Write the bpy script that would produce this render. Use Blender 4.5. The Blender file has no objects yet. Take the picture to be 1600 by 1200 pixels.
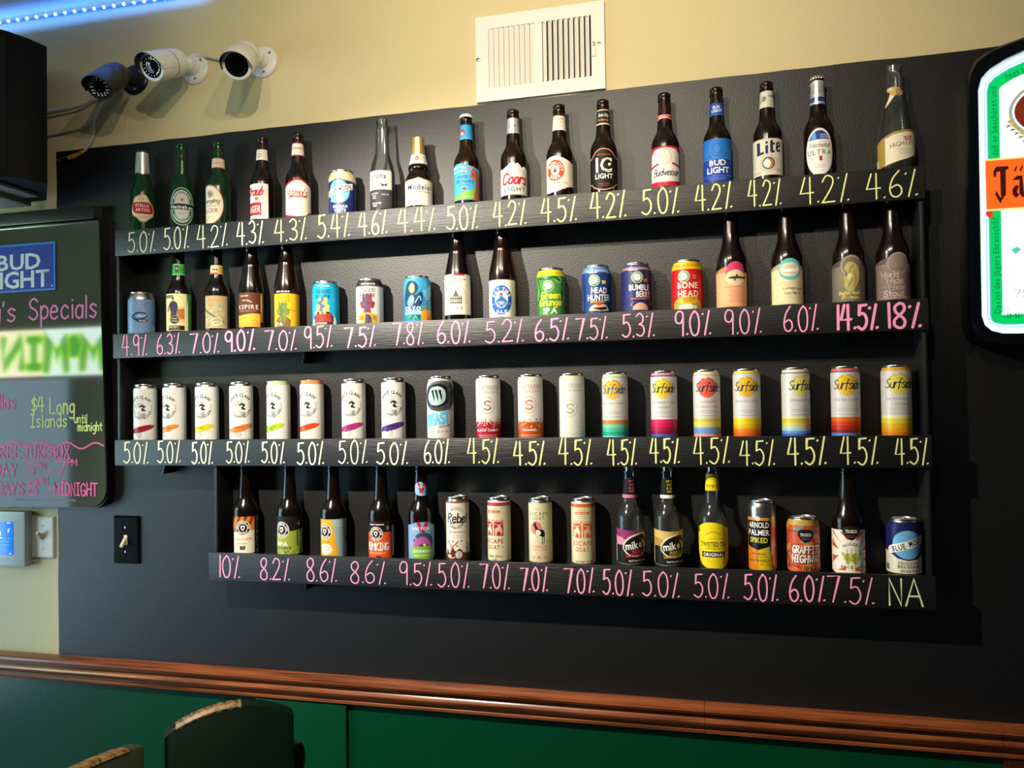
import bpy, bmesh, math, random
from math import sin, cos, pi, asin, atan2, sqrt, radians
from mathutils import Vector, Matrix, Euler
rnd = random.Random(7)
S = bpy.context.scene
COL = S.collection
Z0 = 1.57                      # height of the camera (and of all z values below) above the floor

# ------------------------------------------------------------------ camera, sky, lights, exposure
cam_d = bpy.data.cameras.new('camera')
cam = bpy.data.objects.new('camera', cam_d)
COL.objects.link(cam)
cam_d.sensor_fit = 'HORIZONTAL'
cam_d.sensor_width = 36.0
cam_d.lens = 36.0 * 1220.0 / 1600.0
cam_d.shift_y = 15.75 / 1600.0
cam_d.clip_start = 0.02
_y, _p, _r = -0.24036, 0.017878, -0.015349
_f = Vector((sin(_y) * cos(_p), cos(_y) * cos(_p), sin(_p)))
_a = Vector((cos(_y), -sin(_y), 0)); _b = _a.cross(_f)
_rt = _a * cos(_r) + _b * sin(_r); _up = _b * cos(_r) - _a * sin(_r)
CAM = Vector((0.35708, -1.79595, Z0))
cam.matrix_world = Matrix(((_rt.x, _up.x, -_f.x, CAM.x), (_rt.y, _up.y, -_f.y, CAM.y),
                           (_rt.z, _up.z, -_f.z, CAM.z), (0, 0, 0, 1)))
S.camera = cam
S.view_settings.view_transform = 'Standard'
S.view_settings.look = 'None'
S.view_settings.gamma = 1.0
S.view_settings.exposure = 0.0
S.view_settings.use_curve_mapping = False

world = bpy.data.worlds.new('room_ambient'); S.world = world
world.use_nodes = True
bg = world.node_tree.nodes['Background']
bg.inputs[0].default_value = (0.75, 0.85, 1.0, 1); bg.inputs[1].default_value = 0.03
S.cycles.transparent_max_bounces = 24
S.cycles.max_bounces = 8

def lamp(name, kind, loc, energy, color, **kw):
    d = bpy.data.lights.new(name, kind); d.energy = energy; d.color = color
    for k, v in kw.items(): setattr(d, k, v)
    o = bpy.data.objects.new(name, d); COL.objects.link(o); o.location = loc
    return o
def aim(o, target):
    o.rotation_euler = (Vector(target) - o.location).to_track_quat('-Z', 'Y').to_euler()
WARM = (1.0, 0.86, 0.66)
for i, (x, e) in enumerate(((-0.34, 13), (-0.05, 50), (0.32, 31))):     # three assumed bulbs, out of view under the ceiling, above the added tray
    o = lamp('ceiling_bulb', 'SPOT', (x, -1.30 - 0.03 * (i == 1), Z0 + 1.03), e * 0.84, WARM,
             shadow_soft_size=0.012, spot_size=radians(122), spot_blend=1.0)
    aim(o, (0.06, 0.0, Z0 + 0.40))
o = lamp('trough_downlight', 'SPOT', (-0.78, -1.25, Z0 + 0.90), 240.0, (1.0, 0.9, 0.76), shadow_soft_size=0.025, spot_size=radians(88), spot_blend=0.9)  # unseen spot added to brighten the lower tiers; no fixture stands there
aim(o, (-0.08, 0.0, Z0 - 0.62))
o = lamp('window_daylight', 'AREA', (-3.37, -1.2, Z0 - 0.45), 60.0, (0.56, 0.85, 1.15), shape='RECTANGLE', size=2.0, size_y=1.8)  # cool area light assumed from the bluish tint at lower left; source unseen
aim(o, (0.0, -1.2, Z0 - 0.45))        # shines from the unseen left side, inside the added window frame
o = lamp('led_strip_glow', 'AREA', (-1.45, -0.03, Z0 + 1.09), 0.8, (0.04, 0.2, 1.0), shape='RECTANGLE', size=1.1, size_y=0.02)
aim(o, (-1.45, -0.035, Z0 + 2.0)); o.rotation_euler = (radians(150), 0, 0)

# ------------------------------------------------------------------ helpers
def lin(c):
    c /= 255.0
    return c / 12.92 if c <= 0.04045 else ((c + 0.055) / 1.055) ** 2.4
def hx(h):
    return (lin(int(h[0:2], 16)), lin(int(h[2:4], 16)), lin(int(h[4:6], 16)), 1.0)
def mat(name, color=(0.5, 0.5, 0.5), rough=0.5, metal=0.0, spec=0.5, emit=None, estr=0.0, coat=0.0, bump=None, ior=None, var=None):
    m = bpy.data.materials.new(name); m.use_nodes = True
    nt = m.node_tree; b = nt.nodes['Principled BSDF']
    c = hx(color) if isinstance(color, str) else tuple(color) + (1.0,)
    b.inputs['Base Color'].default_value = c
    b.inputs['Roughness'].default_value = rough; b.inputs['Metallic'].default_value = metal
    b.inputs['Specular IOR Level'].default_value = spec
    b.inputs['Coat Weight'].default_value = coat
    if ior: b.inputs['IOR'].default_value = ior
    if emit:
        b.inputs['Emission Color'].default_value = hx(emit) if isinstance(emit, str) else tuple(emit) + (1.0,)
        b.inputs['Emission Strength'].default_value = estr
    if bump or var:
        tc = nt.nodes.new('ShaderNodeTexCoord')
    if bump:                                     # (scale, strength, distance, stretch)
        mp = nt.nodes.new('ShaderNodeMapping'); mp.inputs['Scale'].default_value = bump[3] if len(bump) > 3 else (1, 1, 1)
        n = nt.nodes.new('ShaderNodeTexNoise'); n.inputs['Scale'].default_value = bump[0]; n.inputs['Detail'].default_value = 4
        bp = nt.nodes.new('ShaderNodeBump'); bp.inputs['Strength'].default_value = bump[1]; bp.inputs['Distance'].default_value = bump[2]
        nt.links.new(tc.outputs['Object'], mp.inputs['Vector']); nt.links.new(mp.outputs['Vector'], n.inputs['Vector'])
        nt.links.new(n.outputs['Fac'], bp.inputs['Height']); nt.links.new(bp.outputs['Normal'], b.inputs['Normal'])
    if var:                                      # (scale, other colour, low, high, stretch)
        mp = nt.nodes.new('ShaderNodeMapping'); mp.inputs['Scale'].default_value = var[4] if len(var) > 4 else (1, 1, 1)
        n = nt.nodes.new('ShaderNodeTexNoise'); n.inputs['Scale'].default_value = var[0]; n.inputs['Detail'].default_value = 6
        cr = nt.nodes.new('ShaderNodeMapRange'); cr.inputs[1].default_value = var[2]; cr.inputs[2].default_value = var[3]
        mx = nt.nodes.new('ShaderNodeMix'); mx.data_type = 'RGBA'
        mx.inputs['A'].default_value = c; mx.inputs['B'].default_value = hx(var[1])
        nt.links.new(tc.outputs['Object'], mp.inputs['Vector']); nt.links.new(mp.outputs['Vector'], n.inputs['Vector'])
        nt.links.new(n.outputs['Fac'], cr.inputs[0]); nt.links.new(cr.outputs[0], mx.inputs['Factor'])
        nt.links.new(mx.outputs['Result'], b.inputs['Base Color'])
    return m
def print_mat(name, rough, metal=0.0, emit=0.0, coat=0.0, spec=0.5):
    m = mat(name, rough=rough, metal=metal, coat=coat, spec=spec); nt = m.node_tree; b = nt.nodes['Principled BSDF']
    a = nt.nodes.new('ShaderNodeVertexColor'); a.layer_name = 'ink'
    nt.links.new(a.outputs['Color'], b.inputs['Base Color'])
    if emit:
        nt.links.new(a.outputs['Color'], b.inputs['Emission Color']); b.inputs['Emission Strength'].default_value = emit
    return m
def glass_mat(name, face, edge, rough=0.18, haze=None):
    m = bpy.data.materials.new(name); m.use_nodes = True; nt = m.node_tree
    for n in list(nt.nodes): nt.nodes.remove(n)
    out = nt.nodes.new('ShaderNodeOutputMaterial'); tr = nt.nodes.new('ShaderNodeBsdfTransparent')
    gl = nt.nodes.new('ShaderNodeBsdfGlossy'); gl.inputs['Roughness'].default_value = rough
    fr = nt.nodes.new('ShaderNodeFresnel'); fr.inputs['IOR'].default_value = 1.55
    lw = nt.nodes.new('ShaderNodeLayerWeight'); lw.inputs['Blend'].default_value = 0.35
    mc = nt.nodes.new('ShaderNodeMix'); mc.data_type = 'RGBA'
    mc.inputs['A'].default_value = face + (1,); mc.inputs['B'].default_value = edge + (1,)
    mx = nt.nodes.new('ShaderNodeMixShader')
    nt.links.new(lw.outputs['Facing'], mc.inputs['Factor']); nt.links.new(mc.outputs['Result'], tr.inputs['Color'])
    nt.links.new(fr.outputs['Fac'], mx.inputs['Fac']); nt.links.new(gl.outputs[0], mx.inputs[2])
    base = tr
    if haze:
        df = nt.nodes.new('ShaderNodeBsdfDiffuse'); df.inputs['Color'].default_value = haze[:3] + (1,)
        m2 = nt.nodes.new('ShaderNodeMixShader'); m2.inputs['Fac'].default_value = haze[3]
        nt.links.new(tr.outputs[0], m2.inputs[1]); nt.links.new(df.outputs[0], m2.inputs[2]); base = m2
    nt.links.new(base.outputs[0], mx.inputs[1]); nt.links.new(mx.outputs[0], out.inputs['Surface'])
    return m

M = {}
M['cream'] = mat('cream_wall_paint', 'd9c898', 0.55, bump=(140, 0.25, 0.002), spec=0.35)
M['black'] = mat('black_wall_paint', '080808', 0.47, bump=(260, 0.35, 0.0015), spec=0.66)
M['green'] = mat('green_wainscot_paint', '003f26', 0.28, bump=(60, 0.15, 0.002), spec=0.5)
M['shelf'] = mat('black_shelf_paint', '0d0d0c', 0.47, bump=(70, 0.6, 0.0012, (0.3, 7, 7)), spec=0.72)
M['wood'] = mat('stained_rail_wood', '94502a', 0.26, bump=(30, 0.15, 0.001, (0.3, 6, 6)), var=(14, '54240f', 0.4, 0.7, (0.35, 6, 6)), coat=0.2)
M['darkwood'] = mat('dark_stained_wood', '3b170b', 0.35, var=(12, '1f0c06', 0.4, 0.7, (5, 5, 0.5)), coat=0.2)
M['wornwood'] = mat('worn_bare_wood', '75582a', 0.5, var=(40, '3a2a12', 0.45, 0.6, (3, 1, 3)))
M['chairgreen'] = mat('chair_green_paint', '04150b', 0.45, spec=0.15)
M['print'] = print_mat('printed_paper', 0.55, spec=0.25)
M['canprint'] = print_mat('printed_can_lacquer', 0.36, 0.1, spec=0.35)
M['foil'] = print_mat('printed_foil', 0.32, 0.5)
M['glow'] = print_mat('backlit_print', 0.3, emit=0.92)
M['lid'] = mat('can_end_metal', 'd2cfc8', 0.45, 0.6)
M['alu'] = mat('aluminium', 'c9c6c0', 0.28, 1.0)
M['brown'] = glass_mat('brown_glass', (0.33, 0.15, 0.05), (0.10, 0.035, 0.012), haze=(0.05, 0.02, 0.006, 0.10))
M['dkbrown'] = glass_mat('dark_brown_glass', (0.10, 0.05, 0.02), (0.03, 0.015, 0.007), haze=(0.015, 0.008, 0.004, 0.3))
M['greenglass'] = glass_mat('green_glass', (0.12, 0.42, 0.14), (0.02, 0.16, 0.05), haze=(0.01, 0.10, 0.03, 0.3))
M['clear'] = glass_mat('clear_glass', (0.93, 0.95, 0.93), (0.66, 0.68, 0.66), rough=0.12, haze=(0.7, 0.7, 0.66, 0.025))
M['white'] = mat('white_plastic', 'e4e2da', 0.35)
M['ivory'] = mat('ivory_plastic', 'd8ceae', 0.35)
M['blackpl'] = mat('black_plastic', '0b0c0e', 0.3)
M['lens'] = mat('dark_lens_glass', '050506', 0.08)
M['ir'] = mat('infrared_diode', 'd8d4c8', 0.25)
M['charcoal'] = mat('charcoal_cabinet', '060709', 0.6, spec=0.2)
M['screen'] = mat('lit_blue_screen', '0a2a60', 0.2, emit='1f86ff', estr=0.9)
M['board'] = mat('glossy_marker_board', '4c5043', 0.05, spec=0.34)  # olive grey base stands in for the dim room reflected in the board
M['boardframe'] = mat('dark_grey_frame', '2a2d2b', 0.3)
M['floor'] = mat('dark_floor', '3a3026', 0.5, var=(6, '241c15', 0.4, 0.6))
M['ceil'] = mat('off_white_ceiling', 'c9c6bd', 0.8, bump=(60, 0.3, 0.004))
M['cable'] = mat('white_cable', 'c9c4b6', 0.45)
M['brass'] = mat('yellow_connector', 'b5861c', 0.4)
M['ventwhite'] = mat('white_vent_enamel', 'ece8dc', 0.4)
M['duct'] = mat('dark_duct', '120e0b', 0.7)
M['led'] = mat('blue_led', '3060ff', 0.4, emit=(0.25, 0.6, 1.0), estr=9.0)
M['ledtape'] = mat('led_tape', '2a55c8', 0.4, emit=(0.02, 0.16, 1.0), estr=0.8)
M['chrome'] = mat('steel', 'a9a7a2', 0.25, 1.0)

def put(o, parent=None):
    COL.objects.link(o)
    if parent is not None: o.parent = parent
    return o
def tag(o, label, cat, group=None):
    o['label'] = label; o['category'] = cat
    if group: o['group'] = group
    return o
def struct(o):
    o['kind'] = 'structure'; return o
def empty(name, loc=(0, 0, 0), rz=0.0):
    o = bpy.data.objects.new(name, None); COL.objects.link(o); o.location = loc; o.rotation_euler = (0, 0, rz)
    o.empty_display_size = 0.02
    return o
def finish(bm, name, m, parent=None, smooth=True, angle=40):
    me = bpy.data.meshes.new(name)
    bmesh.ops.recalc_face_normals(bm, faces=bm.faces)
    bm.to_mesh(me); bm.free()
    for x in (m if isinstance(m, (list, tuple)) else [m]): me.materials.append(x)
    if smooth:
        for p in me.polygons: p.use_smooth = True
        me.set_sharp_from_angle(angle=radians(angle))
    return put(bpy.data.objects.new(name, me), parent)
def box(bm, x0, y0, z0, x1, y1, z1, bev=0.0, mi=0):
    vs = [bm.verts.new(p) for p in ((x0, y0, z0), (x1, y0, z0), (x1, y1, z0), (x0, y1, z0), (x0, y0, z1), (x1, y0, z1), (x1, y1, z1), (x0, y1, z1))]
    fs = [bm.faces.new([vs[i] for i in f]) for f in ((0, 3, 2, 1), (4, 5, 6, 7), (0, 1, 5, 4), (1, 2, 6, 5), (2, 3, 7, 6), (3, 0, 4, 7))]
    for f in fs: f.material_index = mi
    if bev > 0:
        es = list({e for f in fs for e in f.edges})
        bmesh.ops.bevel(bm, geom=es, offset=bev, segments=2, affect='EDGES', profile=0.6, material=mi)
    return bm
def boxo(name, m, parent, *a, bev=0.0):
    return finish(box(bmesh.new(), *a, bev=bev), name, m, parent)
def lathe(bm, prof, seg=40, Mx=None, mi=0):
    rings = []
    for r, z in prof:
        if r < 1e-6: rings.append([bm.verts.new((0, 0, z))])
        else: rings.append([bm.verts.new((r * sin(2 * pi * i / seg), -r * cos(2 * pi * i / seg), z)) for i in range(seg)])
    fs = []
    for a, b in zip(rings, rings[1:]):
        for i in range(seg):
            j = (i + 1) % seg
            if len(a) == 1 and len(b) == 1: continue
            if len(a) == 1: fs.append(bm.faces.new((a[0], b[j], b[i])))
            elif len(b) == 1: fs.append(bm.faces.new((a[i], a[j], b[0])))
            else: fs.append(bm.faces.new((a[i], a[j], b[j], b[i])))
    for f in fs: f.material_index = mi
    if Mx is not None:
        vs = [v for r in rings for v in r]
        bmesh.ops.transform(bm, matrix=Mx, verts=vs)
    return bm
def tube(bm, pts, r, seg=8, caps=True):
    pts = [Vector(p) for p in pts]; rings = []
    up = Vector((0, 0, 1))
    for i, p in enumerate(pts):
        t = (pts[min(i + 1, len(pts) - 1)] - pts[max(i - 1, 0)]).normalized()
        a = t.cross(up if abs(t.z) < 0.95 else Vector((1, 0, 0))).normalized(); b = a.cross(t)
        rr = r[i] if isinstance(r, (list, tuple)) else r
        rings.append([bm.verts.new(p + a * (rr * cos(2 * pi * k / seg)) + b * (rr * sin(2 * pi * k / seg))) for k in range(seg)])
    for a, b in zip(rings, rings[1:]):
        for k in range(seg): bm.faces.new((a[k], a[(k + 1) % seg], b[(k + 1) % seg], b[k]))
    if caps: bm.faces.new(rings[0]); bm.faces.new(rings[-1])
    return bm
def crom(pts, n=6, closed=False):
    if len(pts) < 3: return [tuple(p) for p in pts]
    P = list(pts); out = []
    N = len(P)
    rng = range(N) if closed else range(N - 1)
    for i in rng:
        p1, p2 = P[i], P[(i + 1) % N]
        p0 = P[i - 1] if (i > 0 or closed) else p1
        p3 = P[(i + 2) % N] if (i + 2 < N or closed) else p2
        for k in range(n):
            t = k / n
            out.append(tuple(0.5 * (2 * b + (c - a) * t + (2 * a - 5 * b + 4 * c - d) * t * t + (3 * b - a - 3 * c + d) * t ** 3) for a, b, c, d in zip(p0, p1, p2, p3)))
    if not closed: out.append(tuple(P[-1]))
    return out

# ------------------------------------------------------------------ lettering: outline font cache and a pen-stroke alphabet
CHARS = "ABCDEFGHIJKLMNOPQRSTUVWXYZabcdefghijklmnopqrstuvwxyz0123456789.,'&+-$%!:()/®©äüß"
FONT = {}
def load_font():
    for key, off in (('r', 0.0), ('b', 0.022)):
        objs = []
        for ch in CHARS:
            cu = bpy.data.curves.new('glyph', 'FONT'); cu.body = ch; cu.size = 1.0; cu.offset = off; cu.resolution_u = 2
            cu.dimensions = '2D'; cu.fill_mode = 'FRONT'
            o = bpy.data.objects.new('glyph', cu); COL.objects.link(o); objs.append((ch, o, cu))
        dg = bpy.context.evaluated_depsgraph_get(); dg.update()
        d = {}
        for ch, o, cu in objs:
            ev = o.evaluated_get(dg); me = ev.to_mesh()
            d[ch] = ([(v.co.x, v.co.y) for v in me.vertices], [tuple(p.vertices) for p in me.polygons]); ev.to_mesh_clear()
        for ch, o, cu in objs:
            bpy.data.objects.remove(o); bpy.data.curves.remove(cu)
        ys = [p[1] for p in d['H'][0]]; cap = max(ys) - min(ys)
        FONT[key] = {}
        for ch, (vs, fs) in d.items():
            if not vs: continue
            x0 = min(p[0] for p in vs); x1 = max(p[0] for p in vs)
            FONT[key][ch] = ([((x - x0) / cap, y / cap) for x, y in vs], fs, (x1 - x0) / cap)
load_font()
def text2d(s, h, w=None, key='b', gap=0.17, shear=0.0):
    """flat text, cap height h, centred on 0,0; returns verts, faces"""
    vs, fs, x = [], [], 0.0
    for ch in s:
        if ch == ' ': x += 0.38; continue
        g = FONT[key].get(ch)
        if g is None: continue
        b = len(vs)
        vs += [(p[0] + x, p[1] - 0.5) for p in g[0]]; fs += [tuple(i + b for i in f) for f in g[1]]
        x += g[2] + gap
    x = max(x - gap, 0.01)
    sx = (w / x) if w else h
    return [((p[0] - x / 2) * sx + shear * p[1] * h, p[1] * h) for p in vs], fs
PEN_SRC = {
 '0': '~.3,1 .08,.78 .02,.45 .12,.1 .3,0 .48,.12 .56,.5 .48,.85 .3,1', '1': '.2,1 .2,0', '2': '~.04,.78 .22,1 .48,.92 .5,.68 .3,.35 .02,.02|.02,.02 .58,.04',
 '3': '~.06,.88 .28,1 .48,.86 .44,.62 .24,.53|~.24,.53 .5,.44 .54,.2 .34,.02 .06,.1', '4': '.22,1 .02,.4 .6,.42|.44,1 .44,0',
 '5': '.52,.98 .14,.96 .1,.58|~.1,.58 .34,.64 .52,.44 .5,.18 .28,0 .02,.1', '6': '~.42,1 .16,.72 .03,.35 .1,.08 .3,0 .5,.12 .5,.34 .32,.46 .1,.36', '7': '.02,.96 .56,.98 .24,0',
 '8': '~.3,1 .1,.86 .14,.64 .34,.5 .52,.28 .48,.06 .28,0 .08,.12 .1,.34 .34,.54 .5,.74 .46,.94 .3,1', '9': '~.5,.72 .34,.52 .1,.56 .04,.8 .22,1 .46,.94 .5,.72|.5,.86 .48,0',
 '.': '.04,.03 .07,.05', '%': '.02,.86 .05,.88|.42,1 .14,0|.44,.04 .48,.06', "'": '.06,1 .03,.8', '-': '.02,.45 .3,.47', '!': '.1,1 .1,.3|.1,.03 .11,.05', '&': '~.55,0 .2,.6 .2,.9 .36,1 .42,.8 .1,.4 .1,.1 .3,0 .55,.3',
 '$': '~.5,.82 .3,.92 .08,.78 .2,.55 .46,.4 .46,.16 .25,.06 .04,.16|.28,1.06 .25,-.08', '+': '.04,.45 .4,.45|.22,.25 .22,.65',
 'A': '0,0 .3,1 .6,0|.12,.36 .5,.36', 'B': '.05,0 .05,1|~.05,1 .45,.9 .4,.6 .05,.54|~.05,.54 .55,.45 .5,.06 .05,0', 'C': '~.55,.85 .35,1 .1,.8 .02,.45 .15,.08 .38,0 .58,.16', 'D': '.05,0 .05,1|~.05,1 .4,.92 .56,.55 .4,.08 .05,0',
 'E': '.5,1 .05,1 .05,0 .52,0|.05,.52 .42,.52', 'F': '.52,1 .05,1 .05,0|.05,.52 .42,.52', 'G': '~.55,.85 .35,1 .1,.8 .02,.45 .15,.08 .38,0 .56,.2|.32,.42 .58,.42 .56,.05', 'H': '.05,1 .05,0|.55,1 .55,0|.05,.5 .55,.5',
 'I': '.05,1 .45,1|.25,1 .25,0|.05,0 .45,0', 'J': '.1,1 .6,1|~.38,1 .38,.3 .28,.05 .1,.02 0,.18', 'K': '.05,1 .05,0|.52,1 .06,.45 .56,0', 'L': '.05,1 .05,0 .5,.02', 'M': '.02,0 .1,1 .35,.35 .62,1 .7,0', 'N': '.05,0 .05,1 .5,0 .5,1',
 'O': '~.3,1 .08,.82 .02,.48 .12,.1 .3,0 .5,.12 .58,.5 .5,.86 .3,1', 'P': '.05,0 .05,1|~.05,1 .48,.92 .5,.62 .05,.5', 'Q': '~.3,1 .08,.82 .02,.48 .12,.1 .3,0 .5,.12 .58,.5 .5,.86 .3,1|.4,.2 .62,-.05', 'R': '.05,0 .05,1|~.05,1 .48,.92 .46,.62 .05,.52|.2,.52 .55,0',
 'S': '~.52,.86 .32,1 .08,.84 .14,.6 .42,.44 .52,.2 .3,0 .02,.14', 'T': '0,1 .6,1|.3,1 .3,0', 'U': '~.05,1 .05,.3 .2,.02 .4,.03 .52,.3 .54,1', 'V': '0,1 .28,0 .56,1', 'W': '0,1 .18,0 .36,.7 .54,0 .74,1', 'X': '0,1 .52,0|.5,1 .02,0', 'Y': '0,1 .27,.5 .54,1|.27,.5 .26,0', 'Z': '.02,1 .52,1 .02,0 .54,0',
 'a': '~.42,.5 .25,.62 .06,.45 .06,.15 .22,0 .4,.14 .43,.5|.43,.6 .44,.02', 'b': '.05,1 .05,.05|~.05,.4 .22,.6 .42,.48 .42,.14 .22,0 .05,.1', 'c': '~.42,.5 .24,.62 .05,.42 .06,.14 .24,0 .44,.12', 'd': '~.42,.45 .25,.6 .06,.45 .06,.15 .22,0 .4,.14|.44,1 .44,.02',
 'e': '~.06,.32 .42,.36 .38,.56 .22,.62 .06,.42 .08,.12 .25,0 .44,.1', 'f': '~.4,.96 .24,1 .16,.8 .15,.4 .15,-.1|.02,.58 .36,.58', 'g': '~.42,.5 .25,.62 .06,.45 .08,.16 .24,.08 .42,.24|~.43,.6 .43,-.1 .3,-.32 .05,-.26', 'h': '.05,1 .05,0|~.05,.4 .22,.62 .4,.5 .42,0',
 'i': '.08,.6 .08,0|.08,.82 .09,.84', 'j': '~.18,.6 .18,-.1 .02,-.28|.18,.82 .19,.84', 'k': '.05,1 .05,0|.38,.62 .06,.28 .42,0', 'l': '.07,1 .07,0', 'm': '.05,.62 .05,0|~.05,.4 .2,.62 .3,.5 .31,0|~.31,.4 .46,.62 .56,.5 .57,0', 'n': '.05,.62 .05,0|~.05,.4 .22,.62 .4,.5 .42,0',
 'o': '~.24,.62 .06,.48 .05,.16 .24,0 .43,.14 .43,.46 .24,.62', 'p': '.05,.62 .05,-.35|~.05,.4 .22,.62 .42,.48 .42,.16 .22,.02 .05,.12', 'q': '~.42,.5 .25,.62 .06,.45 .06,.15 .22,0 .4,.14|.43,.6 .43,-.35', 'r': '.05,.62 .05,0|~.05,.36 .18,.58 .36,.6', 's': '~.38,.54 .22,.62 .06,.5 .2,.34 .38,.2 .24,0 .03,.08',
 't': '.18,.92 .18,.1 .32,.02|.02,.62 .36,.62', 'u': '~.05,.62 .06,.16 .2,0 .38,.12 .42,.3|.42,.62 .43,0', 'v': '.02,.62 .2,0 .4,.62', 'w': '.02,.62 .14,0 .28,.5 .42,0 .56,.62', 'x': '.03,.62 .4,0|.4,.62 .02,0', 'y': '~.05,.62 .08,.25 .24,.12 .42,.3|~.43,.62 .42,-.05 .3,-.32 .05,-.26', 'z': '.03,.6 .4,.6 .02,.02 .42,.02',
}
PEN = {}
for ch, src in PEN_SRC.items():
    sts = []
    for st in src.split('|'):
        sm = st.startswith('~'); pts = [tuple(float(a) for a in p.split(',')) for p in st.lstrip('~').split()]
        sts.append((sm, pts))
    PEN[ch] = (sts, max(p[0] for s in sts for p in s[1]))
def pen2d(s, h, w=None, gap=0.16, shear=0.0, jit=0.0):
    """pen strokes for a word, baseline at 0, centred in x: list of polylines"""
    out, x = [], 0.0
    for ch in s:
        if ch == ' ': x += 0.4; continue
        sts, ww = PEN[ch]
        jx, jy, js = rnd.uniform(-jit, jit), rnd.uniform(-jit, jit), 1 + rnd.uniform(-jit, jit)
        for sm, pts in sts:
            q = [(p[0] + x + jx + rnd.uniform(-jit, jit) * .4, p[1] * js + jy) for p in pts]
            out.append(crom(q, 5) if sm else q)
        x += ww + (gap * 0.95 if ch == '.' else gap)
    x = max(x - gap, .05)
    sx = (w / x) if w else h
    return [[((p[0] - x / 2) * sx + shear * p[1] * h, p[1] * h) for p in st] for st in out]
def ribbon(st, w):
    """one pen stroke as a flat ribbon with round ends: verts2d, faces"""
    P = [Vector(st[0])]
    for p in st[1:]:
        if (Vector(p) - P[-1]).length > 1e-6: P.append(Vector(p))
    if len(P) == 1: P.append(P[0] + Vector((w * .05, 0)))
    vs, fs = [], []
    n = len(P); hw = w / 2
    T = [(P[min(i + 1, n - 1)] - P[max(i - 1, 0)]).normalized() for i in range(n)]
    for i in range(n):
        N = Vector((-T[i].y, T[i].x)); k = hw
        if 0 < i < n - 1:
            d = (P[i] - P[i - 1]).normalized(); c = abs(Vector((-d.y, d.x)).dot(N)); k = hw / max(c, 0.55)
        vs += [tuple(P[i] - N * k), tuple(P[i] + N * k)]
    for i in range(n - 1): fs.append((2 * i, 2 * i + 2, 2 * i + 3, 2 * i + 1))
    for e, d in ((0, -1), (n - 1, 1)):
        N = Vector((-T[e].y, T[e].x)); b = len(vs); K = 5
        for k in range(1, K):
            a = pi * k / K
            vs.append(tuple(P[e] - N * (hw * cos(a)) * (1 if d == 1 else -1) + T[e] * (hw * sin(a) * d)))
        ends = (2 * e, 2 * e + 1) if d == 1 else (2 * e + 1, 2 * e)
        fs.append((ends[0],) + tuple(range(b, b + K - 1)) + (ends[1],))
    return vs, fs

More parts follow.
